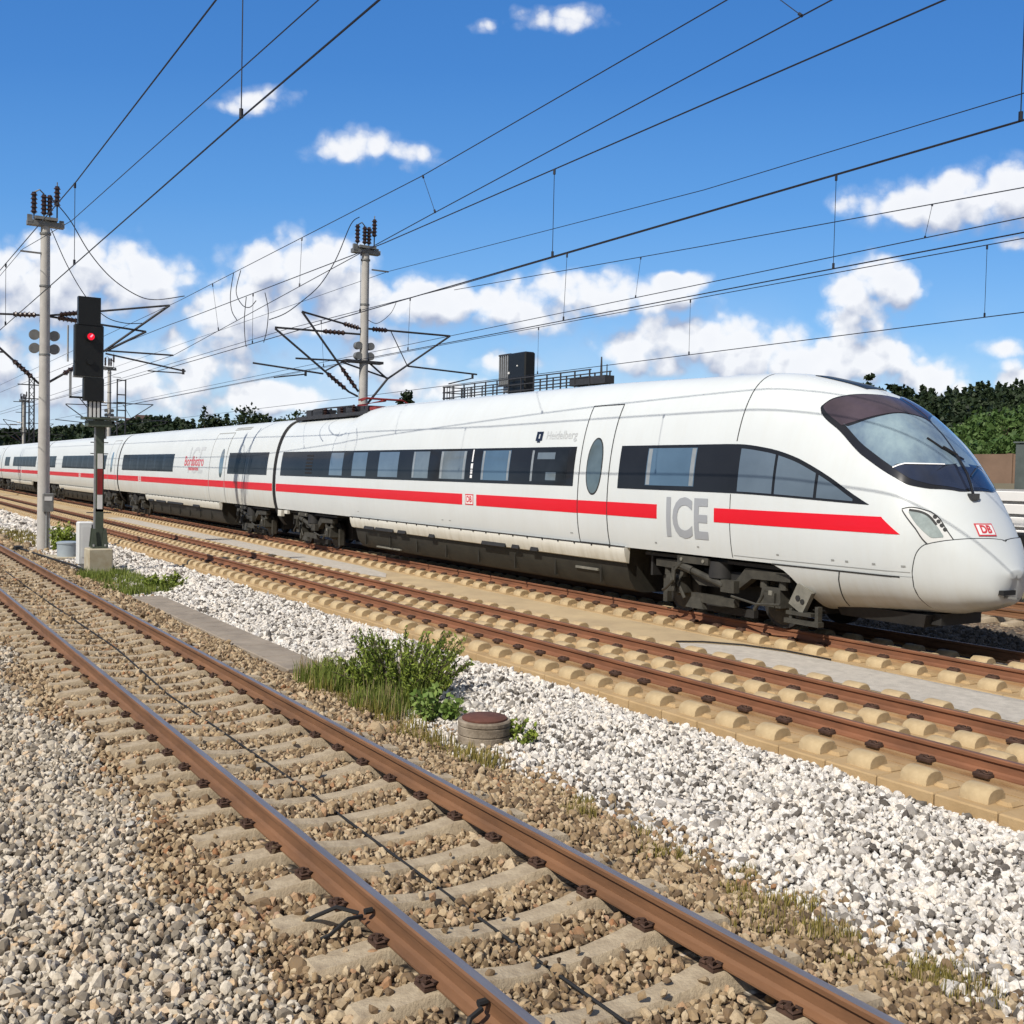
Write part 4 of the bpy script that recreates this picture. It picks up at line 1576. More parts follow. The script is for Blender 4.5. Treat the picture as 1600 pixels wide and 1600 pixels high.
def slab_body(merge):
    mb = MB()
    L = STEP * NS
    half = 1.68
    for i in range(NS):
        x0, x1 = -L + i * STEP + .006, -L + (i + 1) * STEP - .006
        for s in (-1, 1):
            # outer shoulder: lower ledge with a joint at every seat
            y0, y1 = sorted((s * half, s * 1.10))
            mb.cbox(((x0 + x1) / 2, (y0 + y1) / 2, -.315), (x1 - x0, y1 - y0, .21), .014)
            # little mound beside every hump
            mb.cbox(((x0 + x1) / 2 + .22, s * (G_ + .60), -.20), (.16, .22, .05), .03)
            mb.cbox(((x0 + x1) / 2 + .24, s * (G_ - .46), -.20), (.17, .16, .05), .03)
    mb.box((-L / 2, 0, -.32), (L - .012, 2.2, .232))
    mb.box((-L / 2, -G_, -.19), (L - .012, .26, .032))
    mb.box((-L / 2, G_, -.19), (L - .012, .26, .032))
    if merge:
        hm = hump_mb()
        for i in range(NS):
            for y in HOFF:
                mb.add([(v[0] - L + (i + .5) * STEP, v[1] + y, v[2] - .205) for v in hm.v], hm.f, 1)
        for i in range(NS):
            for s in (-1, 1):
                mb.box((-L + (i + .93) * STEP, s * G_, -.135), (.2, .34, .09), 2)
    return mb


SLM = ['slab_concrete', 'hump_concrete', 'clip_rust']
hump_me = hump_mb().build('rail_seat_hump', 'hump_concrete', smooth=50)
fast_me = {q: fastening_mb(q).build('rail_fastening', 'clip_rust', smooth=50) for q in (-1, 1)}
near_me = slab_body(False).build('track_slab', SLM)
far_me = slab_body(True).build('track_slab', SLM)
protos = [hump_me, fast_me[-1], fast_me[1], near_me, far_me]
PH = 0.04


def lay_slabs(yc, label, group, x_start, n_near, n_all, vis):
    L = STEP * NS
    for k in range(n_all):
        src = near_me if k < n_near else far_me
        o = bpy.data.objects.new('track_slab', src.data)
        COL.objects.link(o)
        o.location = (x_start - k * L, yc, 0)
        tag(o, label, 'track slab', group)
        if k < n_near:
            for i in range(NS):
                for j, y in enumerate(HOFF):
                    if not vis[j]:
                        continue
                    h = bpy.data.objects.new('rail_seat_hump', hump_me.data)
                    COL.objects.link(h)
                    h.parent = o
                    h.location = (-L + (i + .5) * STEP, y, -.205)
                for s in (-1, 1):
                    for sd in (-1, 1):
                        h = bpy.data.objects.new('rail_fastening', fast_me[sd].data)
                        COL.objects.link(h)
                        h.parent = o
                        h.location = (-L + (i + .93) * STEP, s * G_, 0)


lay_slabs(YM, 'sandy beige concrete slab with rows of rounded humps under the empty middle track', 'slabs of the empty middle track', -6.93 + .315 + 26 * STEP, 9, 42, (1, 1, 1, 1))
lay_slabs(YT + .03, 'sandy beige concrete slab with rounded humps under the train', 'slabs under the train', -8.73 + .315 + 28 * STEP, 8, 32, (1, 1, 1, 0))
for o in protos:
    bpy.data.objects.remove(o)
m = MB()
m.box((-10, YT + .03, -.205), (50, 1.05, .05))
tag(m.build('ground_dark_strip', 'dark_bed'), kind='structure')  # dark stone sheet between the rails, under and ahead of the train


# ------------------------------------------------------------------ gravel (geometry nodes: every stone an instance)
def stone_tree(name, matn, seed):
    ng = bpy.data.node_groups.new(name, 'GeometryNodeTree')
    ng.interface.new_socket(name="Geometry", in_out='INPUT', socket_type='NodeSocketGeometry')
    ng.interface.new_socket(name="Geometry", in_out='OUTPUT', socket_type='NodeSocketGeometry')
    N = NT(ng)
    gin, gout = N.n('NodeGroupInput'), N.n('NodeGroupOutput')
    join = N.n('GeometryNodeGeometryToInstance')
    for k in range(8):
        ico = N.n('GeometryNodeMeshIcoSphere')
        ico.inputs['Radius'].default_value = 1.0
        ico.inputs['Subdivisions'].default_value = 1 if k % 2 else 2
        jt = .40 if k % 2 else .24
        rv = N.n('FunctionNodeRandomValue', data_type='FLOAT_VECTOR')
        rv.inputs['Min'].default_value = (-jt,) * 3
        rv.inputs['Max'].default_value = (jt,) * 3
        rv.inputs['Seed'].default_value = seed * 20 + k
        spn = N.n('GeometryNodeSetPosition')
        N.link(ico.outputs['Mesh'], spn.inputs['Geometry'])
        N.link(rv.outputs[0], spn.inputs['Offset'])
        hull = N.n('GeometryNodeConvexHull')
        N.link(spn.outputs[0], hull.inputs[0])
        tr = N.n('GeometryNodeTransform')
        tr.inputs['Scale'].default_value = (1.15, .82 + .05 * (k % 3), .68)
        N.link(hull.outputs[0], tr.inputs['Geometry'])
        sm = N.n('GeometryNodeSetMaterial')
        sm.inputs['Material'].default_value = MATS[matn]
        N.link(tr.outputs[0], sm.inputs[0])
        sh = N.n('GeometryNodeSetShadeSmooth')
        sh.inputs['Shade Smooth'].default_value = False
        N.link(sm.outputs[0], sh.inputs[0])
        N.link(sh.outputs[0], join.inputs[0])
    iop = N.n('GeometryNodeInstanceOnPoints')
    N.link(gin.outputs[0], iop.inputs['Points'])
    N.link(join.outputs[0], iop.inputs['Instance'])
    iop.inputs['Pick Instance'].default_value = True
    ri = N.n('FunctionNodeRandomValue', data_type='INT')
    ri.inputs[4].default_value = 0
    ri.inputs[5].default_value = 7
    N.link(ri.outputs[2], iop.inputs['Instance Index'])
    na = N.n('GeometryNodeInputNamedAttribute', data_type='FLOAT_VECTOR')
    na.inputs['Name'].default_value = 'rot'
    N.link(na.outputs[0], iop.inputs['Rotation'])
    ns = N.n('GeometryNodeInputNamedAttribute', data_type='FLOAT')
    ns.inputs['Name'].default_value = 'scl'
    N.link(ns.outputs[0], iop.inputs['Scale'])
    N.link(iop.outputs[0], gout.inputs[0])
    return ng


def gravel(name, pts, scl, matn, seed, label):
    me = bpy.data.meshes.new(name)
    me.vertices.add(len(pts))
    me.vertices.foreach_set('co', np.asarray(pts, np.float32).ravel())
    a = me.attributes.new('rot', 'FLOAT_VECTOR', 'POINT')
    a.data.foreach_set('vector', RNG.uniform(0, 6.283, (len(pts), 3)).astype(np.float32).ravel())
    a = me.attributes.new('scl', 'FLOAT', 'POINT')
    a.data.foreach_set('value', np.asarray(scl, np.float32))
    o = bpy.data.objects.new(name, me)
    COL.objects.link(o)
    md = o.modifiers.new('stones', 'NODES')
    md.node_group = stone_tree(name + '_tree', matn, seed)
    return tag(o, label, 'gravel', kind='stuff')


def jitter(x0, x1, y0, y1, s):
    nx, ny = int((x1 - x0) / s), int((y1 - y0) / s)
    gx, gy = np.meshgrid(x0 + (np.arange(nx) + .5) * s, y0 + (np.arange(ny) + .5) * s, indexing='ij')
    gx = gx + RNG.uniform(-.5, .5, gx.shape) * s
    gy = gy + RNG.uniform(-.5, .5, gy.shape) * s
    return gx.ravel(), gy.ravel()


def in_view(x, y, pad=.24):
    """keep what the photograph, or a camera a step to the side, can see"""
    f = x * fw.x + y * fw.y
    r_ = x * RGT[0] + y * RGT[1]
    u = r_ / np.maximum(f, .2)
    return (f > 1.5) & (u > -.56 - .9 / np.maximum(f, 1)) & (u < .4816 + pad + .9 / np.maximum(f, 1)) & (f * .50 + 1.0 > CAMZ + .25 - 1.4)


SLX = np.array(SL_X)


def stones(y0, y1, bands):
    X, Y, Sz = [], [], []
    for x0, x1, s, rad in bands:
        x, y = jitter(x0, x1, y0, y1, s)
        k = in_view(x, y)
        x, y = x[k], y[k]
        X.append(x)
        Y.append(y)
        Sz.append(rad * np.exp(RNG.normal(0, .33, len(x))))
    return np.concatenate(X), np.concatenate(Y), np.concatenate(Sz)


BANDS = [(-11, 3.5, .0385, .024), (-20, -11, .048, .029), (-38, -20, .072, .039), (-75, -38, .14, .07)]
gx, gy, gs = stones(-7, 8.62, BANDS)
gz = bed_z(gx, gy) + RNG.uniform(-.022, .020, len(gx))
nzv = .35 * np.sin(gx * .9 + 2 * np.sin(gy)) + .25 * np.sin(gx * 2.3 + gy * 3) + RNG.normal(0, .16, len(gx))
keep = np.ones(len(gx), bool)
# sleepers stay mostly clear
dx = np.abs(gx[:, None] - SLX[None, :]).min(1) if len(gx) < 4e5 else np.abs(((gx + 5.57 + .2975) % .595) - .2975)
on_sl = (dx < .115) & (np.abs(gy - YF) < 1.28)
edge_l = (np.abs(gy - YF) > 1.05)
keep &= ~(on_sl & (RNG.random(len(gx)) > np.where(edge_l, .12, .035)))
gz = np.where(on_sl, -.195, gz)
inside = (np.abs(gy - YF) < 1.3) & ~on_sl
gz = np.where(inside, -.257 + RNG.uniform(-.02, .018, len(gx)) + .012 * np.sin(gx * 2), gz)
# stones do not lie on rail feet, man-made covers or the mast foundations
for yr in (YF - G_, YF + G_):
    keep &= ~(np.abs(gy - yr) < .085)
keep &= ~(((gx + 10.0) ** 2 + (gy - 6.02) ** 2) < .30 ** 2)
keep &= ~((np.abs(gx + 30.0) < .4) & (np.abs(gy - 5.83) < .4))
duct = (gx < -14.6) & (gx > -24.2) & (gy > 5.38 + .02 * (gx + 14.6) * 0) & (gy < 5.98)
keep &= ~(duct & (RNG.random(len(gx)) > .05))
wl = gy + nzv * .45
grey = wl < 2.0
white = gy + nzv * .30 > 5.55
trough = (gy > 5.0) & (gy < 6.2) & (RNG.random(len(gx)) < np.clip(1.1 - np.abs(gy - 5.45) / .6, 0, 1) * .55)
brown = ~grey & ~white
swap = white & trough
white &= ~swap
brown |= swap
for nm, sel, mt, sd, lb in (('white_gravel', white, 'white_stone', 1, 'bright white crushed stone bank beside the slab track'),
                            ('brown_gravel', brown, 'brown_stone', 2, 'rust stained brown ballast around the front sleepers'),
                            ('grey_gravel', grey, 'grey_stone', 3, 'pale grey beige ballast at the lower left')):
    q = sel & keep
    gravel(nm, np.stack([gx[q], gy[q], gz[q]], 1), gs[q] * (.92 if nm != 'white_gravel' else 1.0), mt, sd, lb)
x, y = jitter(-16, -2.5, 15.9, 19.3, .09)
gravel('dark_gravel', np.stack([x, y, np.full(len(x), -.32) + RNG.uniform(0, .03, len(x))], 1), .045 * np.exp(RNG.normal(0, .3, len(x))), 'dark_stone', 4, 'sooty dark ballast beyond the train track')

# ------------------------------------------------------------------ small things by the track
# cable duct: flat concrete lids
m = MB()
for i in range(17):
    x = -14.7 - i * .56
    m.cbox((x, 5.70, -.305), (.545, .62, .09), .012)
tag(m.build('cable_duct', 'duct_concrete'), 'flat brown grey concrete cable duct lids lying between the rail and the white gravel', 'cable duct')

# manhole ring with rusty lid
mh = thing('manhole', 'round concrete manhole ring with rusty red lid in the white gravel', 'manhole', (-10.0, 6.02, -.46))
m = MB()
m.lathe([(.295, -.2), (.295, .07), (.28, .08), (.295, .09), (.295, .17), (.28, .18), (.295, .19), (.295, .27), (.28, .28), (.295, .29), (.295, .325), (.28, .34), (.24, .34)], (0, 0, 0), 36)
m.build('ring', 'ring_concrete', mh, smooth=40)
m = MB()
m.lathe([(.25, .32), (.25, .358), (.24, .366), (.0, .372)], (0, 0, 0), 32)
m.build('lid', 'rusty_lid', mh, smooth=40)

# signal by the mast
sg = thing('railway_signal', 'tall light signal showing red on a red and white banded post', 'railway signal', (-30.0, 5.85, -.3))
m = MB()
m.cbox((0, 0, .25), (.64, .62, .84), .03)
m.build('foundation', 'block_concrete', sg)
m = MB()
m.box((0, 0, .70), (.36, .36, .05), 0)
for sx in (-1, 1):
    for sy in (-1, 1):
        m.box((sx * .14, sy * .14, .95), (.03, .16, .5), 0, taper=.4)
        m.cyl((sx * .15, sy * .15, .70), (sx * .15, sy * .15, .78), .03, n=6, mi=1)
m.box((0, 0, 1.2), (.20, .20, 1.1), 0)
for sx in (-1, 1):
    m.box((sx * .075, 0, 2.9), (.05, .20, 2.5), 0)
m.box((0, -.06, 2.9), (.10, .03, 2.5), 0)
for z in (1.62, 3.2, 3.5):
    m.box((0, 0, z), (.08, .62 if z < 2 else .44, .025), 2)
m.build('post', ['signal_green', 'galvanised', 'steel_dark'], sg)
for z0, z1, mt in ((1.72, 2.10, 'signal_white'), (2.11, 2.79, 'signal_red'), (2.80, 3.20, 'signal_white')):
    m = MB()
    m.box((.115, 0, (z0 + z1) / 2), (.02, .13, z1 - z0))
    m.build('mast_plate', mt, sg)
m = MB()
m.box((.06, -.12, 2.4), (.05, .05, 3.0))
m.build('conduit', 'galvanised', sg)
m = MB()
m.box((0, .0, 4.13), (.60, .86, .05), 0)
m.box((.0, 0, 4.0), (.5, .66, .16), 0)
m.box((.18, .42, 4.18), (.12, .34, .05), 1)
m.box((.22, .36, 4.03), (.06, .2, .05), 1)
m.cyl((.0, .15, 3.6), (.0, .15, 4.0), .03, n=8, mi=1)
m.build('platform', ['signal_green', 'galvanised'], sg)
m = MB()
m.box((.0, -.14, 4.36), (.12, .34, .46), 0)
for k in range(3):
    m.box((.075, -.25 + k * .10, 4.37), (.03, .062, .42), 1)
m.build('number_plate', ['steel_dark', 'signal_white'], sg)
m = MB()
m.cbox((.04, -.18, 4.90), (.22, .52, .62), .03)
m.build('lower_panel', 'signal_black', sg)
m = MB()
m.cbox((.02, -.30, 5.92), (.24, .73, 1.36), .03, 0)
m.box((.05, -.30, 6.95), (.20, .56, .74), 0)
m.box((-.02, -.30, 5.22), (.16, .74, .04), 1)
m.box((-.12, -.72, 5.0), (.04, .06, .7), 1)
m.box((-.12, -.55, 4.68), (.04, .38, .05), 0)
m.cyl((-.05, -.80, 5.6), (-.05, -.80, 6.55), .025, n=6, mi=1)
m.build('signal_head', ['signal_black', 'galvanised'], sg)
m = MB()
m.cyl((.13, -.28, 6.27), (.24, -.28, 6.27), .12, .12, n=20, mi=1)
m.cyl((.243, -.28, 6.27), (.247, -.28, 6.27), .09, n=20, mi=0)
m.box((.250, -.265, 6.29), (.004, .035, .085), 2, rot=Matrix.Rotation(R(-40), 3, 'X'))
m.build('lamp', ['red_lamp', 'signal_black', 'lamp_core'], sg)
m = MB()
m.cyl((.13, -.28, 5.62), (.20, -.28, 5.62), .085, n=16)
m.build('lamp', 'signal_black', sg)

# white cabinet and grey pipe beside the signal
cb_ = thing('trackside_cabinet', 'narrow white trackside cabinet standing behind the signal post', 'cabinet', (-31.1, 5.70, -.3))
m = MB()
m.cbox((0, 0, .75), (.34, .40, 1.15), .03)
m.box((0, 0, .12), (.26, .3, .24))
m.build('housing', 'cabinet_white', cb_)
m = MB()
m.box((.175, .02, .78), (.012, .24, .85), 0)
m.box((.18, .16, .78), (.02, .03, .95), 1)
for z in (.4, .8, 1.15):
    m.box((.16, .24, z), (.12, .12, .04), 1)
m.build('door', ['cabinet_white', 'steel_dark'], cb_)
m = MB()
m.lathe([(.34, -.1), (.34, .40), (.36, .41), (.36, .46), (.30, .48), (.0, .49)], (0, 0, 0), 28)
o = m.build('pipe_shaft', 'pipe_grey', smooth=40)
o.location = (-35.6, 6.05, -.30)
tag(o, 'round grey plastic shaft between the concrete mast and the signal', 'shaft')
m = MB()
m.cbox((0, 0, 0), (1.3, 1.3, .1), .02)
o = m.build('concrete_plate', 'block_concrete')
o.location = (-35.7, 5.95, -.33)
tag(o, 'flat concrete plate under the round grey shaft', 'concrete plate')

m = MB()
m.tube([(-38.1, 4.92, -.16), (-36.2, 5.05, -.18), (-34, 5.22, -.19), (-31.5, 5.45, -.2), (-29.6, 5.6, -.24)], .035, 6)
m.box((-37.9, 4.9, -.17), (.5, .22, .14))
tag(m.build('cable', 'black_rubber'), 'thick black cable running from the far rail to the signal foundation', 'cable')
m = MB()
m.tube([(-30.2, 3.60, -.20), (-24, 3.55, -.20), (-17.0, 3.55, -.195), (-16.2, 3.50, -.17), (-13.3, 3.42, -.225), (-8.9, 3.47, -.234), (-6.9, 3.44, -.234), (-5.3, 3.42, -.234), (-4.1, 3.43, -.234), (0, 3.42, -.234)], .011, 6)
tag(m.build('cable', 'black_rubber'), 'thin black cable lying lengthwise between the front rails', 'cable')
m = MB()
m.tube([(-5.85, 2.66, -.10), (-5.93, 2.55, -.07), (-6.05, 2.47, -.15), (-6.13, 2.42, -.21), (-6.2, 2.36, -.23)], .013, 6)
m.tube([(-5.80, 2.66, -.10), (-5.76, 2.55, -.08), (-5.86, 2.48, -.2), (-5.9, 2.44, -.23)], .013, 6)
m.cyl((-5.83, 2.74, -.09), (-5.83, 2.69, -.09), .02, n=8)
tag(m.build('bonding_cable', 'black_rubber'), 'looped black bonding cable bolted to the near rail at the sixth sleeper', 'cable')
m = MB()
m.tube([(-4.45, 2.70, -.08), (-4.43, 2.62, -.10), (-4.40, 2.58, -.16), (-4.47, 2.50, -.21), (-4.52, 2.44, -.23)], .016, 6)
m.cyl((-4.47, 2.74, -.06), (-4.47, 2.69, -.06), .02, n=8)
tag(m.build('bonding_cable', 'black_rubber'), 'short black bonding cable on the near rail at the bottom edge', 'cable')


# ------------------------------------------------------------------ catenary masts
def insulator(mb, p0, p1, r=.065, mi=1, n=8):
    p0, p1 = Vector(p0), Vector(p1)
    k = 5
    mb.cyl(p0, p1, r * .62, n=n, mi=mi)
    d = (p1 - p0).normalized()
    L = (p1 - p0).length
    for i in range(k):
        c = p0 + d * L * (i + .5) / k
        mb.cyl(c - d * L * .035, c + d * L * .035, r, r * .7, n=n, mi=mi)


def arm_tube(mb, p0, p1, r=.035, ins=None):
    """a cantilever tube with an insulator let into it between fractions ins"""
    p0, p1 = Vector(p0), Vector(p1)
    mb.cyl(p0, p1, r, n=8, mi=0)
    if ins:
        insulator(mb, p0.lerp(p1, ins[0]), p0.lerp(p1, ins[1]), .11)


CANT = ['steel_dark', 'insulator_brown']


def mast(name, label, x, y, ztop, rb, rtop, weights):
    t = thing(name, label, 'catenary mast', (x, y, 0), 'concrete catenary masts')
    m = MB()
    m.cyl((0, 0, -.5), (0, 0, ztop), rb, rtop, n=20)
    m.build('pole', 'mast_concrete', t, smooth=40)
    m = MB()
    m.box((0, 0, ztop - .10), (.30, 1.15, .16), 0)
    m.box((0, 0, ztop + .06), (.5, .7, .10), 0)
    m.box((.1, -.5, ztop + .02), (.12, .16, .24), 0)
    m.box((-.1, .52, ztop + .0), (.10, .14, .20), 0)
    m.tube([(0, -.36, ztop + .92), (.05, -.2, ztop + 1.02), (0, -.05, ztop + .9)], .025, 5, 0)
    m.tube([(0, .13, ztop + .9), (.05, .2, ztop + .75), (0, .36, ztop + .55)], .025, 5, 0)
    m.cyl((0, .36, ztop + 1.2), (0, .36, ztop + 1.36), .02, n=5, mi=0)
    for zz in (ztop - .45, ztop - 2.2, ztop - 4.5):
        m.cyl((0, 0, zz), (0, 0, zz + .06), rtop * 1.25, n=18, mi=0)
    m.build('cap', 'steel_grey', t)
    for yy, h0, h1 in ((-.36, .22, .92), (-.05, .22, .88), (.13, .22, .88), (.36, .55, 1.22)):
        m = MB()
        m.cyl((0, yy, ztop + .05), (0, yy, ztop + h0), .025, n=6, mi=0)
        insulator(m, (0, yy, ztop + h0), (0, yy, ztop + h1), .115)
        m.build('insulator', CANT, t)
    return t


# left mast beside the front track (X = -39)
ml = mast('catenary_mast', 'tall concrete catenary mast with grey box at its foot, left of the signal', -39.0, 5.82, 10.75, .205, .145, True)
m = MB()
m.box((.05, -.42, 9.66), (.07, .72, .05))
m.build('bracket', 'steel_grey', ml)
dy = lambda yy: yy - 5.82
m = MB()
arm_tube(m, (0, dy(5.98), 7.62), (0, dy(9.95), 8.37), .035, (.08, .24))
arm_tube(m, (0, dy(5.98), 7.58), (0, dy(9.14), 7.36), .035, (.08, .28))
arm_tube(m, (0, dy(5.98), 5.38), (0, dy(7.78), 6.60), .04, (.25, .65))
arm_tube(m, (0, dy(7.78), 6.60), (0, dy(9.95), 8.37), .04)
arm_tube(m, (0, dy(7.78), 6.56), (0, dy(9.14), 7.36), .04)
arm_tube(m, (0, dy(7.78), 6.58), (0, dy(10.10), 6.60), .03)
arm_tube(m, (0, dy(7.78), 6.48), (0, dy(10.54), 6.06), .03)
arm_tube(m, (.05, dy(10.45), 5.98), (.05, dy(9.2), 5.98), .022)
m.box((.03, dy(10.45), 6.04), (.06, .08, .2))
m.build('cantilever', CANT, ml)
m = MB()
arm_tube(m, (0, dy(5.65), 7.60), (0, dy(3.35), 7.45), .035, (.05, .35))
arm_tube(m, (0, dy(5.65), 5.30), (0, dy(3.4), 7.35), .04, (.1, .35))
arm_tube(m, (0, dy(4.6), 6.28), (0, dy(2.7), 6.15), .03)
arm_tube(m, (.05, dy(2.8), 6.05), (.05, dy(3.6), 5.95), .022)
m.build('cantilever', CANT, ml)
for z in (6.94, 6.49):
    for s in (-1, 1):
        m = MB()
        m.cyl((-.16, s * .31, z), (.02, s * .31, z), .17, n=18)
        m.build('tension_weight', 'steel_grey', ml, smooth=30)
m = MB()
m.cbox((.27, .10, 1.30), (.14, .34, .62), .02, 0)
m.box((.345, .10, 1.43), (.01, .24, .14), 1)
m.build('switch_box', ['steel_grey', 'signal_white'], ml)
m = MB()
m.cyl((.24, .06, -.3), (.24, .06, 1.0), .03, n=8)
m.cyl((.24, .16, -.3), (.24, .16, 1.0), .02, n=8)
m.build('conduit', 'galvanised', ml)

# second mast, behind the train (X = -39)
mm = mast('catenary_mast', 'concrete catenary mast rising behind the train roof with many cantilever arms', -39.0, 17.53, 11.35, .21, .15, True)
dz = lambda yy: yy - 17.53
m = MB()
m.box((.05, .62, 10.58), (.07, .72, .05))
m.build('bracket', 'steel_grey', mm)
m = MB()
arm_tube(m, (0, dz(17.7), 8.25), (0, dz(21.4), 8.29), .04, (.05, .22))
arm_tube(m, (0, dz(17.65), 5.2), (0, dz(18.57), 6.32), .05)
arm_tube(m, (0, dz(18.57), 6.32), (0, dz(21.4), 8.29), .04)
arm_tube(m, (0, dz(18.7), 8.22), (0, dz(19.45), 6.92), .02)
arm_tube(m, (0, dz(19.47), 6.90), (0, dz(22.73), 6.79), .035)
arm_tube(m, (.05, dz(22.5), 6.62), (.05, dz(21.35), 6.30), .025)
m.box((.03, dz(22.5), 6.7), (.06, .08, .22))
arm_tube(m, (0, dz(17.7), 6.95), (0, dz(18.57), 6.32), .04)
m.build('cantilever', CANT, mm)
m = MB()
arm_tube(m, (0, dz(17.40), 8.22), (0, dz(14.93), 8.65), .04, (.05, .3))
arm_tube(m, (0, dz(17.32), 5.74), (0, dz(14.93), 8.65), .045, (.05, .3))
m.build('cantilever', CANT, mm)
m = MB()
arm_tube(m, (0, dz(17.40), 8.00), (0, dz(13.87), 7.95), .04, (.2, .45))
arm_tube(m, (0, dz(17.30), 5.55), (0, dz(16.91), 5.71), .04)
arm_tube(m, (0, dz(16.91), 5.71), (0, dz(13.87), 7.91), .045, (.05, .3))
arm_tube(m, (0, dz(13.03), 6.55), (0, dz(15.83), 6.34), .035)
arm_tube(m, (.05, dz(15.1), 6.27), (.05, dz(13.83), 6.06), .025)
m.box((.03, dz(15.1), 6.3), (.06, .08, .2))
arm_tube(m, (0, dz(14.70), 6.85), (0, dz(18.3), 6.95), .035)
arm_tube(m, (0, dz(15.9), 6.45), (0, dz(16.6), 6.85), .03)
arm_tube(m, (0, dz(16.6), 6.85), (0, dz(18.6), 6.35), .035)
m.box((0, dz(17.5), 6.92), (.4, 1.6, .10))
m.build('cantilever', CANT, mm)
for z in (7.55, 7.15):
    for s in (-1, 1):
        m = MB()
        m.cyl((-.12, s * .26, z), (.12, s * .26, z), .15, n=16)
        m.build('tension_weight', 'steel_grey', mm, smooth=30)

# masts further down the line
c = copy_tree(ml)
c.location = (-100.5, 5.82, 0)
c['label'] = 'distant concrete catenary mast in line with the left mast, beyond the left edge'
c = copy_tree(mm)
c.location = (-100.5, 20.4, 0)
c['label'] = 'distant catenary mast showing just right of the signal head'
c = copy_tree(mm)
c.location = (-161, 21.4, 0)
c['label'] = 'small far mast with crossarms left of the concrete mast'


def lattice(x, y, z1, w, label):
    t = thing('lattice_mast', label, 'lattice mast', (x, y, 0), 'lattice masts down the line')
    m = MB()
    for sx in (-1, 1):
        for sy in (-1, 1):
            m.box((sx * w, sy * w, z1 / 2), (.10, .10, z1))
    n = int(z1 / .9)
    for i in range(n):
        z0, z2 = i * z1 / n, (i + 1) * z1 / n
        for s in (-1, 1):
            e = s if i % 2 else -s
            m.cyl((s * w, -e * w, z0), (s * w, e * w, z2), .04, n=5)
            m.cyl((-e * w, s * w, z0), (e * w, s * w, z2), .04, n=5)
    m.build('trunk', 'steel_dark', t)
    m = MB()
    m.box((0, 0, z1 * .93), (.14, 3.6, .14))
    m.box((0, 0, z1 * .80), (.12, 2.8, .12))
    m.build('crossarm', 'steel_dark', t)
    return t


lattice(-161, 22.4, 14.6, .32, 'dark lattice mast left of the tall concrete mast')
lattice(-222, 29.5, 15.5, .32, 'thin far lattice mast at the left edge above the train')
pf = thing('portal_frame', 'dark steel portal frame right of the signal post in the distance', 'portal', (-100, 21.4, 0))
m = MB()
for yy in (-.42, .30):
    m.box((0, yy, 5.2), (.12, .10, 10.4))
m.build('post', 'steel_dark', pf)
m = MB()
for z in (10.3, 9.0, 8.3, 7.6):
    m.box((0, -.06, z), (.1, .82, .10))
m.box((0, -1.5, 8.2), (.08, 3.0, .08))
m.build('crossbar', 'steel_dark', pf)


# ------------------------------------------------------------------ overhead wires
def span(mb, p0, p1, r, sag=0.0, n=24):
    p0, p1 = Vector(p0), Vector(p1)
    mb.tube([p0.lerp(p1, i / n) - Vector((0, 0, sag * 4 * (i / n) * (1 - i / n))) for i in range(n + 1)], r, 6)


def overhead(label, mess, cont, drops, r=.014):
    t = thing('overhead_line', label, 'overhead wire', (0, 0, 0))
    m = MB()
    for a, b_ in zip(mess[:-1], mess[1:]):
        span(m, a, b_, r)
    m.build('messenger_wire', 'wire_metal', t)
    m = MB()
    for a, b_ in zip(cont[:-1], cont[1:]):
        span(m, a, b_, r)
    m.build('contact_wire', 'wire_metal', t)

    def at(pl, x):
        for a, b_ in zip(pl[:-1], pl[1:]):
            if min(a[0], b_[0]) <= x <= max(a[0], b_[0]):
                k = (x - a[0]) / (b_[0] - a[0])
                return Vector(a).lerp(Vector(b_), k)
        return Vector(pl[0])
    for xm, xc in drops:
        m = MB()
        a, b_ = at(mess, xm), at(cont, xc)
        m.cyl(a, b_, .006, n=5)
        m.cyl(a, a.lerp(b_, .06), .022, n=6)
        m.cyl(b_, b_.lerp(a, .06), .022, n=6)
        m.build('dropper', 'wire_metal', t)
    return t


overhead('two wires with droppers over the front track, steeply rising at the left of the sky',
         [(8, 3.3, 7.55), (-11.2, 3.3, 7.45), (-19, 3.3, 7.28), (-39, 3.3, 7.35), (-100, 3.3, 7.6)],
         [(8, 3.3, 6.0), (-10.3, 3.3, 6.0), (-29, 3.3, 5.85), (-39, 3.0, 5.95), (-100, 3.4, 6.0)],
         [(-10.33, -10.33), (-19.1, -19.1), (-27.9, -27.9), (-36, -36), (-2.5, -2.5)], .010)
overhead('thick upper pair of wires rising over the middle of the train to the top edge',
         [(2, 10.3, 9.7), (-11.1, 10.3, 9.17), (-20.1, 10.3, 8.80), (-39, 10.3, 8.58), (-100, 10.0, 8.4)],
         [(0, 10.1, 8.95), (-9.0, 10.1, 8.39), (-19.1, 10.1, 7.82), (-39, 10.1, 6.60), (-100, 10.1, 6.4)],
         [(-20.1, -19.13), (-27, -26.6), (-35, -33.6), (-10.5, -9.5)], .010)
overhead('pair of wires with a long dropper crossing the sky right of the centre mast',
         [(6, 10.0, 7.85), (-7.4, 10.0, 7.77), (-21.3, 10.0, 7.56), (-36.1, 10.0, 7.66), (-39, 10.0, 7.7), (-100, 10.0, 7.9)],
         [(6, 10.0, 6.25), (-6.4, 10.0, 6.24), (-39, 10.0, 6.16), (-100, 10.0, 6.25)],
         [(-6.45, -6.45), (-14.75, -14.75), (-22.5, -22.5), (-30, -30)], .011)
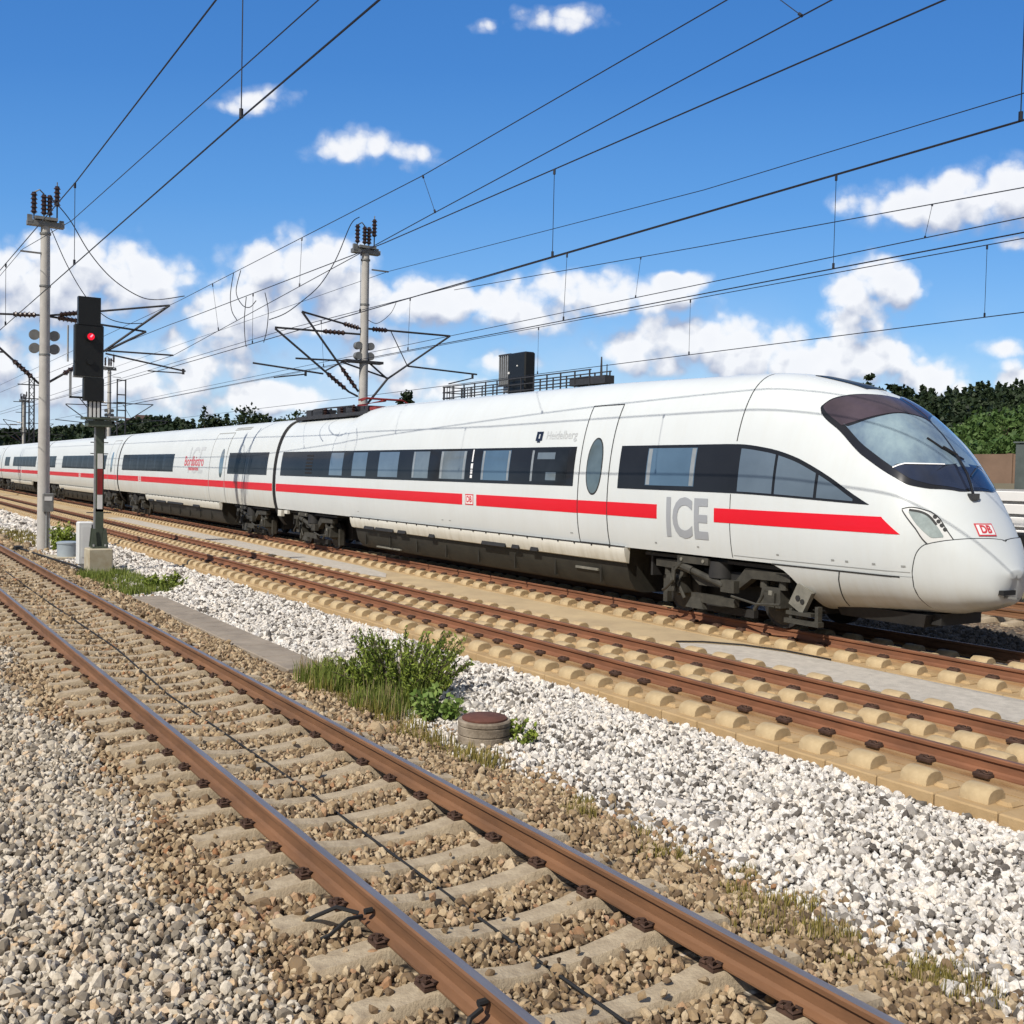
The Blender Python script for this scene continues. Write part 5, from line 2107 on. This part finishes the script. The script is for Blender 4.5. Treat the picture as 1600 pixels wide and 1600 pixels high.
overhead('pair of wires running above the roof of the train',
         [(6, 14.8, 8.0), (-9.5, 14.8, 7.99), (-27, 14.8, 7.92), (-39, 14.4, 7.95), (-100, 14.8, 8.0)],
         [(6, 14.8, 6.32), (-13, 14.8, 6.34), (-39, 14.6, 6.30), (-100, 14.8, 6.3)],
         [(-13.0, -13.0), (-21.2, -21.2), (-29.4, -29.4), (-36, -36)], .011)
overhead('slack pair of wires meeting the right arm of the mast behind the train',
         [(6, 21.5, 8.2), (-13.7, 21.5, 9.0), (-23.8, 21.5, 9.45), (-38.9, 21.5, 10.19)],
         [(6, 21.4, 8.3), (-13.6, 21.4, 8.33), (-39, 21.4, 8.29), (-100, 21.4, 8.2)],
         [(-26.7, -26.8), (-16, -16.1)], .012)
overhead('thin lower pair of wires over the track behind the train at the right',
         [(6, 21.5, 7.95), (-13.7, 21.5, 7.91), (-39, 21.5, 8.0), (-100, 21.5, 8.0)],
         [(6, 21.5, 6.32), (-13.6, 21.5, 6.32), (-45, 21.5, 6.25), (-100, 21.5, 6.3)],
         [(-14.55, -14.55), (-24.3, -24.3), (-32.5, -32.5)], .011)


def lone_wire(name, label, pts, r=.010):
    m = MB()
    for a, b_ in zip(pts[:-1], pts[1:]):
        span(m, a, b_, r)
    return tag(m.build(name, 'wire_metal'), label, 'wire')


lone_wire('return_wire', 'single wire climbing from the bracket of the left mast to the top edge',
          [(8, 5.1, 7.6), (-12.9, 5.1, 8.52), (-29.9, 5.1, 8.96), (-38.9, 5.1, 9.71), (-100, 5.1, 9.5)])
lone_wire('return_wire', 'single thin wire from the bracket of the mast behind the train to the right edge',
          [(6, 18.4, 9.7), (-11.8, 18.3, 9.77), (-20.3, 18.3, 9.83), (-38.7, 18.4, 10.55), (-100, 18.4, 10.4)])


def jumper(label, pts, r=.013):
    m = MB()
    P = [Vector(q) for q in pts]
    out = []
    for i in range(len(P) - 1):
        p0, p1, p2, p3 = P[max(i - 1, 0)], P[i], P[i + 1], P[min(i + 2, len(P) - 1)]
        for k in range(8):
            t_ = k / 8
            out.append(.5 * ((2 * p1) + (p2 - p0) * t_ + (2 * p0 - 5 * p1 + 4 * p2 - p3) * t_ ** 2 + (3 * p1 - p0 - 3 * p2 + p3) * t_ ** 3))
    out.append(P[-1])
    m.tube(out, r, 6)
    tag(m.build('jumper_wire', 'wire_metal'), label, 'wire')


jumper('long slack wire drooping from the left mast top to the middle track wire', [(-38.9, 6.14, 11.38), (-38.9, 6.59, 10.86), (-38.9, 7.21, 9.87), (-38.9, 7.95, 9.08), (-38.9, 8.82, 8.58), (-38.9, 9.47, 8.51), (-38.0, 10.2, 8.6)], .018)
jumper('shorter slack wire from the left mast passing behind the signal head', [(-38.9, 5.98, 10.5), (-38.9, 6.5, 9.34), (-38.9, 7.12, 8.33), (-38.9, 7.75, 7.74), (-38.9, 8.39, 7.58), (-38.9, 8.98, 7.63)], .016)
jumper('slack wire drooping left from the top insulator of the mast behind the train', [(-38.9, 17.19, 12.55), (-38.9, 16.83, 12.2), (-38.9, 16.24, 10.79), (-38.9, 15.6, 9.73), (-38.9, 14.84, 8.99), (-38.9, 14.21, 8.49), (-38.9, 13.6, 8.2)], .018)
jumper('small wire loop just right of the mast behind the train', [(-38.9, 18.88, 9.46), (-38.9, 18.61, 8.93), (-38.9, 18.05, 8.49), (-38.9, 17.64, 8.58)])
jumper('leftmost hanging wire loop between the upper wires', [(-32.46, 10.2, 8.60), (-32.75, 10.2, 7.97), (-32.6, 10.2, 7.46), (-32.09, 10.2, 7.11)])
jumper('hooked wire loop that swings back up between the upper wires', [(-31.77, 10.2, 8.56), (-32.19, 10.2, 7.99), (-31.62, 10.2, 7.52), (-30.9, 10.2, 7.35), (-30.33, 10.2, 7.47)])
jumper('rightmost hanging wire loop below the upper wires', [(-29.56, 10.2, 7.60), (-29.27, 10.2, 7.07), (-29.36, 10.2, 6.54), (-29.61, 10.2, 6.20)])
jumper('straight hanging wire loop left of the rightmost loop', [(-30.91, 10.1, 7.65), (-31.06, 10.1, 6.99), (-30.97, 10.1, 6.42), (-30.85, 10.1, 6.18)])

# ------------------------------------------------------------------ signal gantry behind the train
gt = thing('signal_gantry', 'dark signal gantry with railing rising behind the train roof', 'gantry', (-44, 28, 0))
m = MB()
for yy in (-.5, .5):
    m.box((0, yy, 6.15), (13.4, .12, .30))
m.box((0, 0, 6.30), (13.4, 1.0, .05))
for k in range(14):
    m.box((-6.6 + k, 0, 6.15), (.08, 1.0, .2))
m.build('beam', 'steel_dark', gt)
for sx in (-6.2, 6.2):
    m = MB()
    m.box((sx, 0, 2.8), (.45, .45, 6.9))
    m.build('leg', 'steel_grey', gt)
m = MB()
for yy in (-.55, .55):
    for z in (6.62, 6.92, 7.22):
        m.box((0, yy, z), (13.4, .045, .05))
    for k in range(13):
        m.box((-6.6 + k * 1.1, yy, 6.75), (.06, .05, 1.0))
    for k in range(4):
        m.box((-6.5 + k * .28, yy, 6.75), (.035, .035, .95))
for z in (6.62, 6.92, 7.22):
    m.box((-6.65, 0, z), (.04, 1.1, .05))
m.build('railing', 'steel_dark', gt)
m = MB()
m.box((6.4, -.3, 6.75), (2.6, .5, .34))
m.cyl((7.1, -.3, 6.9), (7.1, -.3, 7.75), .06, .03, n=6)
m.cyl((7.5, -.3, 6.9), (7.5, -.3, 7.4), .03, .02, n=6)
m.build('cable_box', 'steel_dark', gt)
gs_ = thing('railway_signal', 'black boxy signal with a pale ribbed back box standing on the gantry behind the train', 'railway signal', (-43.6, 27.9, 6.3))
m = MB()
m.cbox((0, 0, 1.12), (1.55, .6, 2.15), .06, 0)
m.box((.1, -.31, 1.55), (.10, .02, .06), 1)
m.box((-.66, -.31, 1.25), (.14, .02, .10), 1)
m.build('signal_head', ['signal_black', 'signal_white'], gs_)
m = MB()
m.box((-1.35, .15, 1.45), (1.05, .5, 1.5), 0)
for k in range(6):
    m.box((-1.82 + k * .19, -.12, 1.45), (.07, .06, 1.46), 1)
m.box((-1.35, -.11, 2.2), (1.1, .08, .08), 0)
m.box((-1.35, -.11, .70), (1.1, .08, .08), 0)
m.box((-1.15, .1, .35), (.16, .16, .7), 0)
m.box((-1.15, .1, .5), (.8, .3, .3), 1)
m.build('back_box', ['steel_dark', 'galvanised'], gs_)

# ------------------------------------------------------------------ beyond the tracks at the right
P = []
xs = np.linspace(-95, 25, 30)
ysl = [(24.6, -.35), (26.6, -.2), (28.5, .6), (33, 2.1), (40, 2.6), (56, 2.75), (70, -.8)]
P = np.array([[(x, y, z + .08 * math.sin(x * .7 + y)) for y, z in ysl] for x in xs])
m = MB()
m.grid(P)
tag(m.build('ground_embankment', 'earth', smooth=60), kind='structure')
fn = thing('slatted_barrier', 'white horizontal slat barrier beyond the far track, right of the train nose', 'barrier', (-12, 26, 0))
m = MB()
for k in range(5):
    m.cbox((0, 0, .98 + k * .335), (24, .10, .25), .02, 0)
m.box((0, .07, 1.55), (24, .03, 1.9), 1)
m.build('slat_panel', ['fence_white', 'fence_groove'], fn)
for k in range(9):
    m = MB()
    m.box((-12 + k * 3, .16, 1.0), (.14, .14, 2.9))
    m.build('post', 'steel_grey', fn)
m = MB()
m.box((0, .0, 1.3), (70, .25, 2.9), 0)
for k in range(18):
    m.box((-34 + k * 4, -.15, 1.3), (.3, .12, 2.95), 0)
o = m.build('brown_wall', 'brick_brown')
o.location = (-30, 50, 1.45)
tag(o, 'long brown wall below the green hillside, right of the windscreen', 'wall')
cbn = thing('equipment_cabinet', 'grey green equipment cabinet with pale pipe at the right edge', 'cabinet', (-23.2, 38, 2.4))
m = MB()
m.cbox((0, 0, .85), (1.5, .8, 1.9), .04)
m.box((0, 0, 1.84), (1.6, .9, .06))
m.build('housing', 'cabinet_green', cbn)
m = MB()
m.tube([(-.15, -.55, -.2), (-.15, -.55, 1.2), (-.10, -.50, 1.6)], .07, 8)
m.build('downpipe', 'galvanised', cbn)
m = MB()
m.tube([(-.35, 0, 1.8), (-.35, 0, 2.25), (-.42, 0, 2.42), (-.58, 0, 2.40)], .09, 8)
m.build('vent_pipe', 'cabinet_white', cbn)
dw = thing('dwarf_signal', 'small black dwarf signal beside the rear track at the right edge', 'railway signal', (-15.0, 23.9, -.3))
m = MB()
m.box((0, 0, .4), (.12, .12, .9), 0)
m.build('post', 'steel_dark', dw)
m = MB()
m.cbox((0, 0, 1.30), (.42, .36, .95), .06, 0)
m.cyl((.2, -.05, 1.5), (.34, -.08, 1.5), .10, n=12)
m.cyl((.2, -.05, 1.15), (.34, -.08, 1.15), .10, n=12)
m.build('signal_head', 'signal_black', dw)


# ------------------------------------------------------------------ vegetation
def leaves(mb, centres, size, rng, aspect=1.6, upish=0.0, mi=0):
    n = len(centres)
    a = rng.normal(0, 1, (n, 3))
    a[:, 2] += upish
    a /= np.linalg.norm(a, axis=1, keepdims=True)
    b_ = np.cross(a, rng.normal(0, 1, (n, 3)))
    b_ /= np.maximum(np.linalg.norm(b_, axis=1, keepdims=True), 1e-6)
    s = (size * rng.uniform(.6, 1.4, n))[:, None]
    P0 = centres - a * s * aspect / 2
    P1 = centres + b_ * s / 2
    P2 = centres + a * s * aspect / 2
    P3 = centres - b_ * s / 2
    o = len(mb.v)
    V = np.stack([P0, P1, P2, P3], 1).reshape(-1, 3)
    mb.v.extend(map(tuple, V.tolist()))
    mb.f.extend([(o + 4 * i, o + 4 * i + 1, o + 4 * i + 2, o + 4 * i + 3) for i in range(n)])
    mb.m.extend([mi] * n)


def clumps(rng, c, rad, nc, per, cr):
    """points in clumps spread through an ellipsoid, leaving gaps between clumps"""
    d = rng.normal(0, 1, (nc, 3))
    d /= np.linalg.norm(d, axis=1, keepdims=True)
    q = d * (rng.uniform(.35, 1.0, nc) ** .6)[:, None] * np.array(rad) + np.array(c)
    out = q[:, None, :] + rng.normal(0, 1, (nc, per, 3)) * cr * rng.uniform(.5, 1.2, (nc, 1, 1)) * np.array([1, 1, .75])
    return out.reshape(-1, 3)


def broadleaf(label, x, y, z, h, r, matn, seed, group, leaf=.5, dens=1.0):
    rng = np.random.default_rng(seed)
    t = thing('tree', label, 'tree', (x, y, z), group)
    m = MB()
    m.tube([(0, 0, -.8), (.05, 0, h * .3), (-.05, .05, h * .6), (0, 0, h * .85)], .02 * h + .04, 7)
    for k in range(7):
        a = k * 2.4
        z0 = h * (.3 + .07 * k)
        m.cyl((0, 0, z0), (math.cos(a) * r * .7, math.sin(a) * r * .7, z0 + h * .18), .012 * h + .02, .02, n=5)
    m.build('trunk', 'bark', t)
    m = MB()
    pts = clumps(rng, (0, 0, h * .60), (r, r, h * .38), int(26 * dens), 46, r * .17)
    top = clumps(rng, (0, 0, h * .88), (r * .45, r * .45, h * .1), 5, 30, r * .12)
    leaves(m, np.concatenate([pts, top]), leaf, rng)
    m.build('crown', matn, t)
    return t


def conifer(label, x, y, z, h, r, seed, group):
    rng = np.random.default_rng(seed)
    t = thing('tree', label, 'tree', (x, y, z), group)
    m = MB()
    m.cyl((0, 0, -.8), (0, 0, h * .97), .018 * h + .03, .02, n=7)
    m.build('trunk', 'bark', t)
    m = MB()
    pts = []
    zz = h * .16
    while zz < h:
        rr = r * (1 - zz / h) ** .8 * rng.uniform(.75, 1.1)
        n = max(10, int(60 * rr / r))
        a = rng.uniform(0, 6.283, n)
        d = rr * rng.uniform(.15, 1, n) ** .7
        pts.append(np.stack([np.cos(a) * d, np.sin(a) * d, zz - d * .25 + rng.normal(0, .12, n)], 1))
        zz += h * .045
    leaves(m, np.concatenate(pts), .42, rng, 2.0)
    m.build('crown', 'conifer_dark', t)
    return t


def on_ray(px, depth):
    """ground position at a bearing from the platform"""
    u = (px - 800) / 1661.26
    return depth * (FWD[0] + RGT[0] * u), depth * (FWD[1] + RGT[1] * u)


def top_z(px, py, depth):
    return CAMZ + (742 + (px - 800) * .0225 - py) * depth / 1661.26


ROOF_TREES = [(318, 633, 172, 0, 4.0), (336, 650, 176, 1, 3.2), (352, 645, 168, 0, 3.4), (385, 640, 172, 1, 4.4), (402, 647, 170, 1, 3.4), (428, 655, 180, 0, 3.0), (441, 651, 176, 1, 3.4), (463, 643, 168, 1, 4.0), (484, 650, 172, 1, 3.6), (508, 639, 162, 1, 3.0), (527, 652, 170, 0, 3.0), (545, 650, 172, 1, 3.2), (612, 630, 156, 1, 2.8), (633, 609, 150, 2, 1.9), (657, 648, 160, 1, 2.4), (690, 628, 152, 1, 2.2), (300, 652, 190, 0, 3.2), (283, 655, 195, 0, 3.2)]
WORDS = ['pointed dark conifer', 'round dark tree', 'slim tall dark tree']
for i, (px, py, dpt, kind_, r) in enumerate(ROOF_TREES):
    x, y = on_ray(px, dpt)
    h = top_z(px, py, dpt) + .7
    where = ('over the second car roof' if px < 440 else 'over the pantograph well' if px < 560 else 'over the leading car roof')
    lab = '%s %s' % (WORDS[kind_], where)
    if px == 633:
        lab = 'slim tall dark tree standing highest above the leading car roof'
    if px == 690:
        lab = 'small round dark treetop just left of the gantry railing'
    if px == 318:
        lab = 'tallest pointed dark conifer over the second car roof'
    if kind_ == 0:
        conifer(lab, x, y, -.7, h, r, 100 + i, 'dark trees beyond the train')
    else:
        broadleaf(lab, x, y, -.7, h, r, 'tree_dark', 100 + i, 'dark trees beyond the train', .42, 1.6)
for px, py, dpt, r in ((1352, 583, 140, 2.0), (1368, 594, 143, 2.4), (1392, 597, 150, 3.0)):
    x, y = on_ray(px, dpt)
    lab = {1352: 'sparse dark treetop poking up behind the cab roof', 1368: 'low dark treetop right of the sparse one behind the cab roof', 1392: 'dark treetop at the foot of the hillside beside the cab roof'}[px]
    broadleaf(lab, x, y, -.7, top_z(px, py, dpt) + .7, r, 'tree_dark', 300 + px, 'dark trees behind the cab', .5, .5)
BR = [(1600, 628, 92, 4.2), (1562, 640, 88, 3.2), (1528, 652, 92, 3.0), (1497, 668, 94, 2.6), (1580, 675, 78, 2.6), (1545, 690, 80, 2.4), (1640, 640, 90, 4.0), (1700, 650, 92, 4.5), (1512, 690, 82, 2.0)]
BL = ['large bright green tree at the right edge of the hillside', 'bright green tree left of the large one at the right edge', 'bright green rounded tree in the middle of the bright group', 'lowest bright green tree next to the windscreen edge', 'bright green bush in front of the large tree', 'bright green bush above the brown wall', 'bright green tree beyond the right edge of the picture', 'broad bright green tree far beyond the right edge', 'small bright green bush nearest the windscreen above the brown wall']
for i, (px, py, dpt, r) in enumerate(BR):
    x, y = on_ray(px, dpt)
    broadleaf(BL[i], x, y, -.5, top_z(px, py, dpt) + .5, r, 'tree_bright', 400 + i, 'bright green trees below the forest', .27, 3.5)


def forest(name, label, a0, a1, n, hmin, hmax, seed, leaf, per=90):
    rng = np.random.default_rng(seed)
    m = MB()
    pts, sizes = [], []
    al_ = rng.uniform(a0, a1, n)
    s_ = rng.uniform(.0, 1.0, n) ** .7
    ridge = rng.random(n) < .3
    s_[ridge] = rng.uniform(.94, 1.0, ridge.sum())
    X_, Y_, Z_ = hill_pos(al_, s_)
    for x, y, z in zip(X_, Y_, Z_):
        h = rng.uniform(hmin, hmax)
        if rng.random() < .6:
            k = per
            zz = rng.uniform(.1, 1, k) ** .9
            rr = h * .24 * (1 - zz) ** .85
            a = rng.uniform(0, 6.283, k)
            q = np.stack([x + np.cos(a) * rr, y + np.sin(a) * rr, z + zz * h], 1)
        else:
            k = per
            d = rng.normal(0, 1, (k, 3))
            d /= np.linalg.norm(d, axis=1, keepdims=True)
            q = np.array([x, y, z + h * .55]) + d * np.array([h * .3, h * .3, h * .34]) * rng.uniform(.5, 1.0, (k, 1))
        pts.append(q)
    leaves(m, np.concatenate(pts), leaf, rng, 1.5)
    return tag(m.build(name, 'conifer_dark'), label, 'forest', kind='stuff')


forest('forest', 'dark green forest covering the hillside at the right', 45, 72, 1500, 8, 13, 21, .75, 120)
forest('forest', 'dark green wooded hill low over the train roof at the left', 4, 20, 1100, 6, 10, 22, 1.5, 70)
rng = np.random.default_rng(31)
m = MB()
pts = []
for k in range(230):
    x = -150 - 330 * k / 230 + rng.normal(0, 2)
    h = (4.0 + 5.0 * min(1, max(0, (-160 - x) / 80))) * rng.uniform(.6, 1.25)
    y = -38 + rng.normal(0, 3)
    d = rng.normal(0, 1, (80, 3))
    d /= np.linalg.norm(d, axis=1, keepdims=True)
    pts.append(np.array([x, y, h * .5 - .5]) + d * np.array([h * .4, h * .4, h * .52]) * rng.uniform(.4, 1.0, (80, 1)))
leaves(m, np.concatenate(pts), 1.1, rng, 1.5)
tag(m.build('forest', 'conifer_dark'), 'line of dark trees on the platform side, mirrored in the train windows', 'forest', kind='stuff')
for i, (px, py) in enumerate(((207, 646), (222, 641), (236, 648))):
    x, y = on_ray(px, 440)
    hz_ = top_z(px, py, 440)
    lab = ['small pale house left of the other two on the wooded hill', 'small pale house topmost on the wooded hill', 'small pale house right of the other two on the wooded hill'][i]
    hs_ = thing('house', lab, 'house', (x, y, hz_ - 6.6), 'houses on the far hill')
    m = MB()
    m.box((0, 0, 1.2), (4, 5.5, 3.6))
    m.build('wall', 'house_wall', hs_)
    m = MB()
    m.add([(-2.3, -3, 3), (2.3, -3, 3), (2.3, 3, 3), (-2.3, 3, 3), (0, -3, 4.6), (0, 3, 4.6)], [(0, 1, 4), (1, 2, 5, 4), (2, 3, 5), (3, 0, 4, 5), (3, 2, 1, 0)])
    m.build('roof', 'house_roof', hs_)
# band of trees low on the left horizon
x_, y_ = on_ray(20, 330)
for i, (px, py, dpt) in enumerate(((6, 672, 300), (22, 668, 300), (48, 672, 310), (-15, 675, 300))):
    x, y = on_ray(px, dpt)
    broadleaf('small dark tree low on the left horizon', x, y, -.7, top_z(px, py, dpt) + .7, 5.0, 'tree_dark', 500 + i, 'trees on the left horizon', 1.2, .8)


def blades(mb, rng, cx, cy, cz, n, h, spread, w=.006, lean=.35):
    for _ in range(n):
        a = rng.uniform(0, 6.283)
        r = spread * math.sqrt(rng.random())
        x, y = cx + r * math.cos(a), cy + r * math.sin(a)
        hh = h * rng.uniform(.5, 1.15)
        la = rng.uniform(0, 6.283)
        l_ = lean * rng.uniform(.1, 1) * hh
        dx_, dy_ = math.cos(la), math.sin(la)
        wx, wy = -dy_ * w, dx_ * w
        z = cz - .02
        p = [(x - wx, y - wy, z), (x + wx, y + wy, z), (x + dx_ * l_ * .35 + wx * .8, y + dy_ * l_ * .35 + wy * .8, z + hh * .6), (x + dx_ * l_ * .35 - wx * .8, y + dy_ * l_ * .35 - wy * .8, z + hh * .6), (x + dx_ * l_, y + dy_ * l_, z + hh)]
        mb.add(p, [(0, 1, 2, 3), (3, 2, 4)])


def grass_patch(label, matn, spots, seed, w=.006):
    rng = np.random.default_rng(seed)
    m = MB()
    for cx, cy, n, h, sp_ in spots:
        blades(m, rng, cx, cy, float(bed_z(cx, cy)), n, h, sp_, w)
    return tag(m.build('grass', matn), label, 'grass', kind='stuff')


rg = np.random.default_rng(77)
sp1 = [(rg.uniform(-13.9, -11.3), rg.uniform(5.35, 6.2), 80, rg.uniform(.16, .42), .20) for _ in range(34)]
grass_patch('green grass clump at the foot of the shrub', 'grass_green', sp1, 1)
sp2 = [(-13.2 + 4.3 * k / 22 + rg.normal(0, .1), 5.42 + rg.normal(0, .12), 55, rg.uniform(.10, .24), .20) for k in range(23)]
grass_patch('yellowish grass strip in front of the manhole', 'grass_olive', sp2, 2)
sp3 = []
for k in range(34):
    x = rg.choice([-7.6, -7.0, -6.6, -6.1, -5.4, -5.0, -4.6, -4.0, -3.6]) + rg.normal(0, .16)
    sp3.append((x + rg.normal(0, .15), 5.44 + rg.normal(0, .16), 90, rg.uniform(.04, .14), rg.uniform(.10, .24)))
grass_patch('low olive weeds along the edge of the white gravel at the lower right', 'grass_olive', sp3, 3, .004)
sp4 = [(rg.uniform(-30.2, -24.8), rg.uniform(5.35, 6.5), 80, rg.uniform(.10, .30), .32) for _ in range(52)]
grass_patch('green and yellow grass around the signal foundation', 'grass_green', sp4, 4, .010)
sp5 = [(rg.uniform(-31.5, -26), rg.uniform(5.3, 5.75), 50, rg.uniform(.08, .2), .30) for _ in range(16)]
grass_patch('ochre grass at the base of the signal foundation', 'grass_olive', sp5, 5, .010)
sp6 = [(rg.uniform(-52, -40.5), rg.uniform(5.4, 6.4), 60, rg.uniform(.12, .3), .5) for _ in range(20)]
grass_patch('grass strip between the tracks at the far left', 'grass_olive', sp6, 6, .016)


grass_patch('sparse straw coloured blades among the green around the shrub', 'grass_dry', [(x_ + .05, y_, 16, h_ * 1.25, .24) for x_, y_, n_, h_, q_ in sp1[::2]] + [(x_, y_ + .05, 10, h_ * 1.3, .2) for x_, y_, n_, h_, q_ in sp2[::2]], 11, .004)
grass_patch('thin straw coloured blades among the weeds at the lower right', 'grass_dry', [(x_ + .1, y_ + .06, 14, h_ * 1.3, .22) for x_, y_, n_, h_, q_ in sp3[::2]], 12, .003)


def shrub(name, label, x, y, matn, n_st, h, r, seed, leaf, per, cat='shrub', asp=2.6, upish=.6):
    rng = np.random.default_rng(seed)
    z = float(bed_z(x, y))
    t = thing(name, label, cat, (x, y, z))
    ms, ml_ = MB(), MB()
    C = []
    for _ in range(n_st):
        a = rng.uniform(0, 6.283)
        rr = r * .55 * math.sqrt(rng.random())
        bx, by = rr * math.cos(a), rr * math.sin(a)
        hh = h * rng.uniform(.45, 1.08) * (1 - .35 * (rr / (r * .55)) ** 2)
        ox, oy = math.cos(a) * r * .55 * rng.uniform(.1, 1), math.sin(a) * r * .55 * rng.uniform(.1, 1)
        p0, p1, p2 = Vector((bx, by, -.03)), Vector((bx + ox * .3, by + oy * .3, hh * .55)), Vector((bx + ox, by + oy, hh))
        ms.tube([p0, p1, p2], .006, 4)
        k = rng.uniform(.15, 1.05, per)
        q = np.array([np.array(p0) * (1 - s) ** 2 + 2 * np.array(p1) * s * (1 - s) + np.array(p2) * s * s for s in k])
        C.append(q + rng.normal(0, leaf * .55, q.shape))
    ms.build('stem', 'bark', t)
    leaves(ml_, np.concatenate(C), leaf, rng, asp, upish)
    ml_.build('foliage', matn, t)
    return t


shrub('shrub', 'bushy green shrub with upright leafy stems beside the manhole', -12.40, 6.22, 'bush_leaf', 130, .88, .95, 1, .024, 52, 'shrub', 3.2, .9)
shrub('shrub', 'lower dark green growth left of the bushy shrub', -13.45, 5.95, 'bush_leaf', 45, .42, .55, 2, .022, 34, 'shrub', 3.6, 1.1)
shrub('weed', 'light green broad leaved weed between shrub and manhole', -11.2, 6.05, 'young_leaf', 26, .34, .40, 3, .055, 22, 'weed', 1.6, .1)
shrub('weed', 'small dark green weed in the shade right of the manhole', -9.72, 6.25, 'bush_leaf', 20, .20, .30, 4, .035, 22, 'weed', 1.6, .1)
shrub('shrub', 'small dark shrub on the right side of the concrete mast foot', -38.3, 6.35, 'bush_leaf', 40, .9, .5, 5, .06, 34)
shrub('weed', 'dark green weed at the right end of the grass by the signal', -26.0, 6.55, 'bush_leaf', 40, .35, .6, 6, .05, 24, 'weed', 1.8, .2)
rng = np.random.default_rng(5)
m = MB()
blades(m, rng, 0, 0, 0, 120, .62, .16, .005, .22)
o = m.build('dry_grass_tuft', 'grass_dry')
o.location = (-13.0, 6.55, float(bed_z(-13.0, 6.55)))
tag(o, 'tall straw coloured grass tuft at the back of the shrub', 'grass tuft')
m = MB()
blades(m, rng, 0, 0, 0, 110, .34, .28, .005, .4)
o = m.build('dry_grass_tuft', 'grass_dry')
o.location = (-14.3, 5.75, float(bed_z(-14.3, 5.75)))
tag(o, 'short straw coloured grass tuft at the end of the cable duct', 'grass tuft')
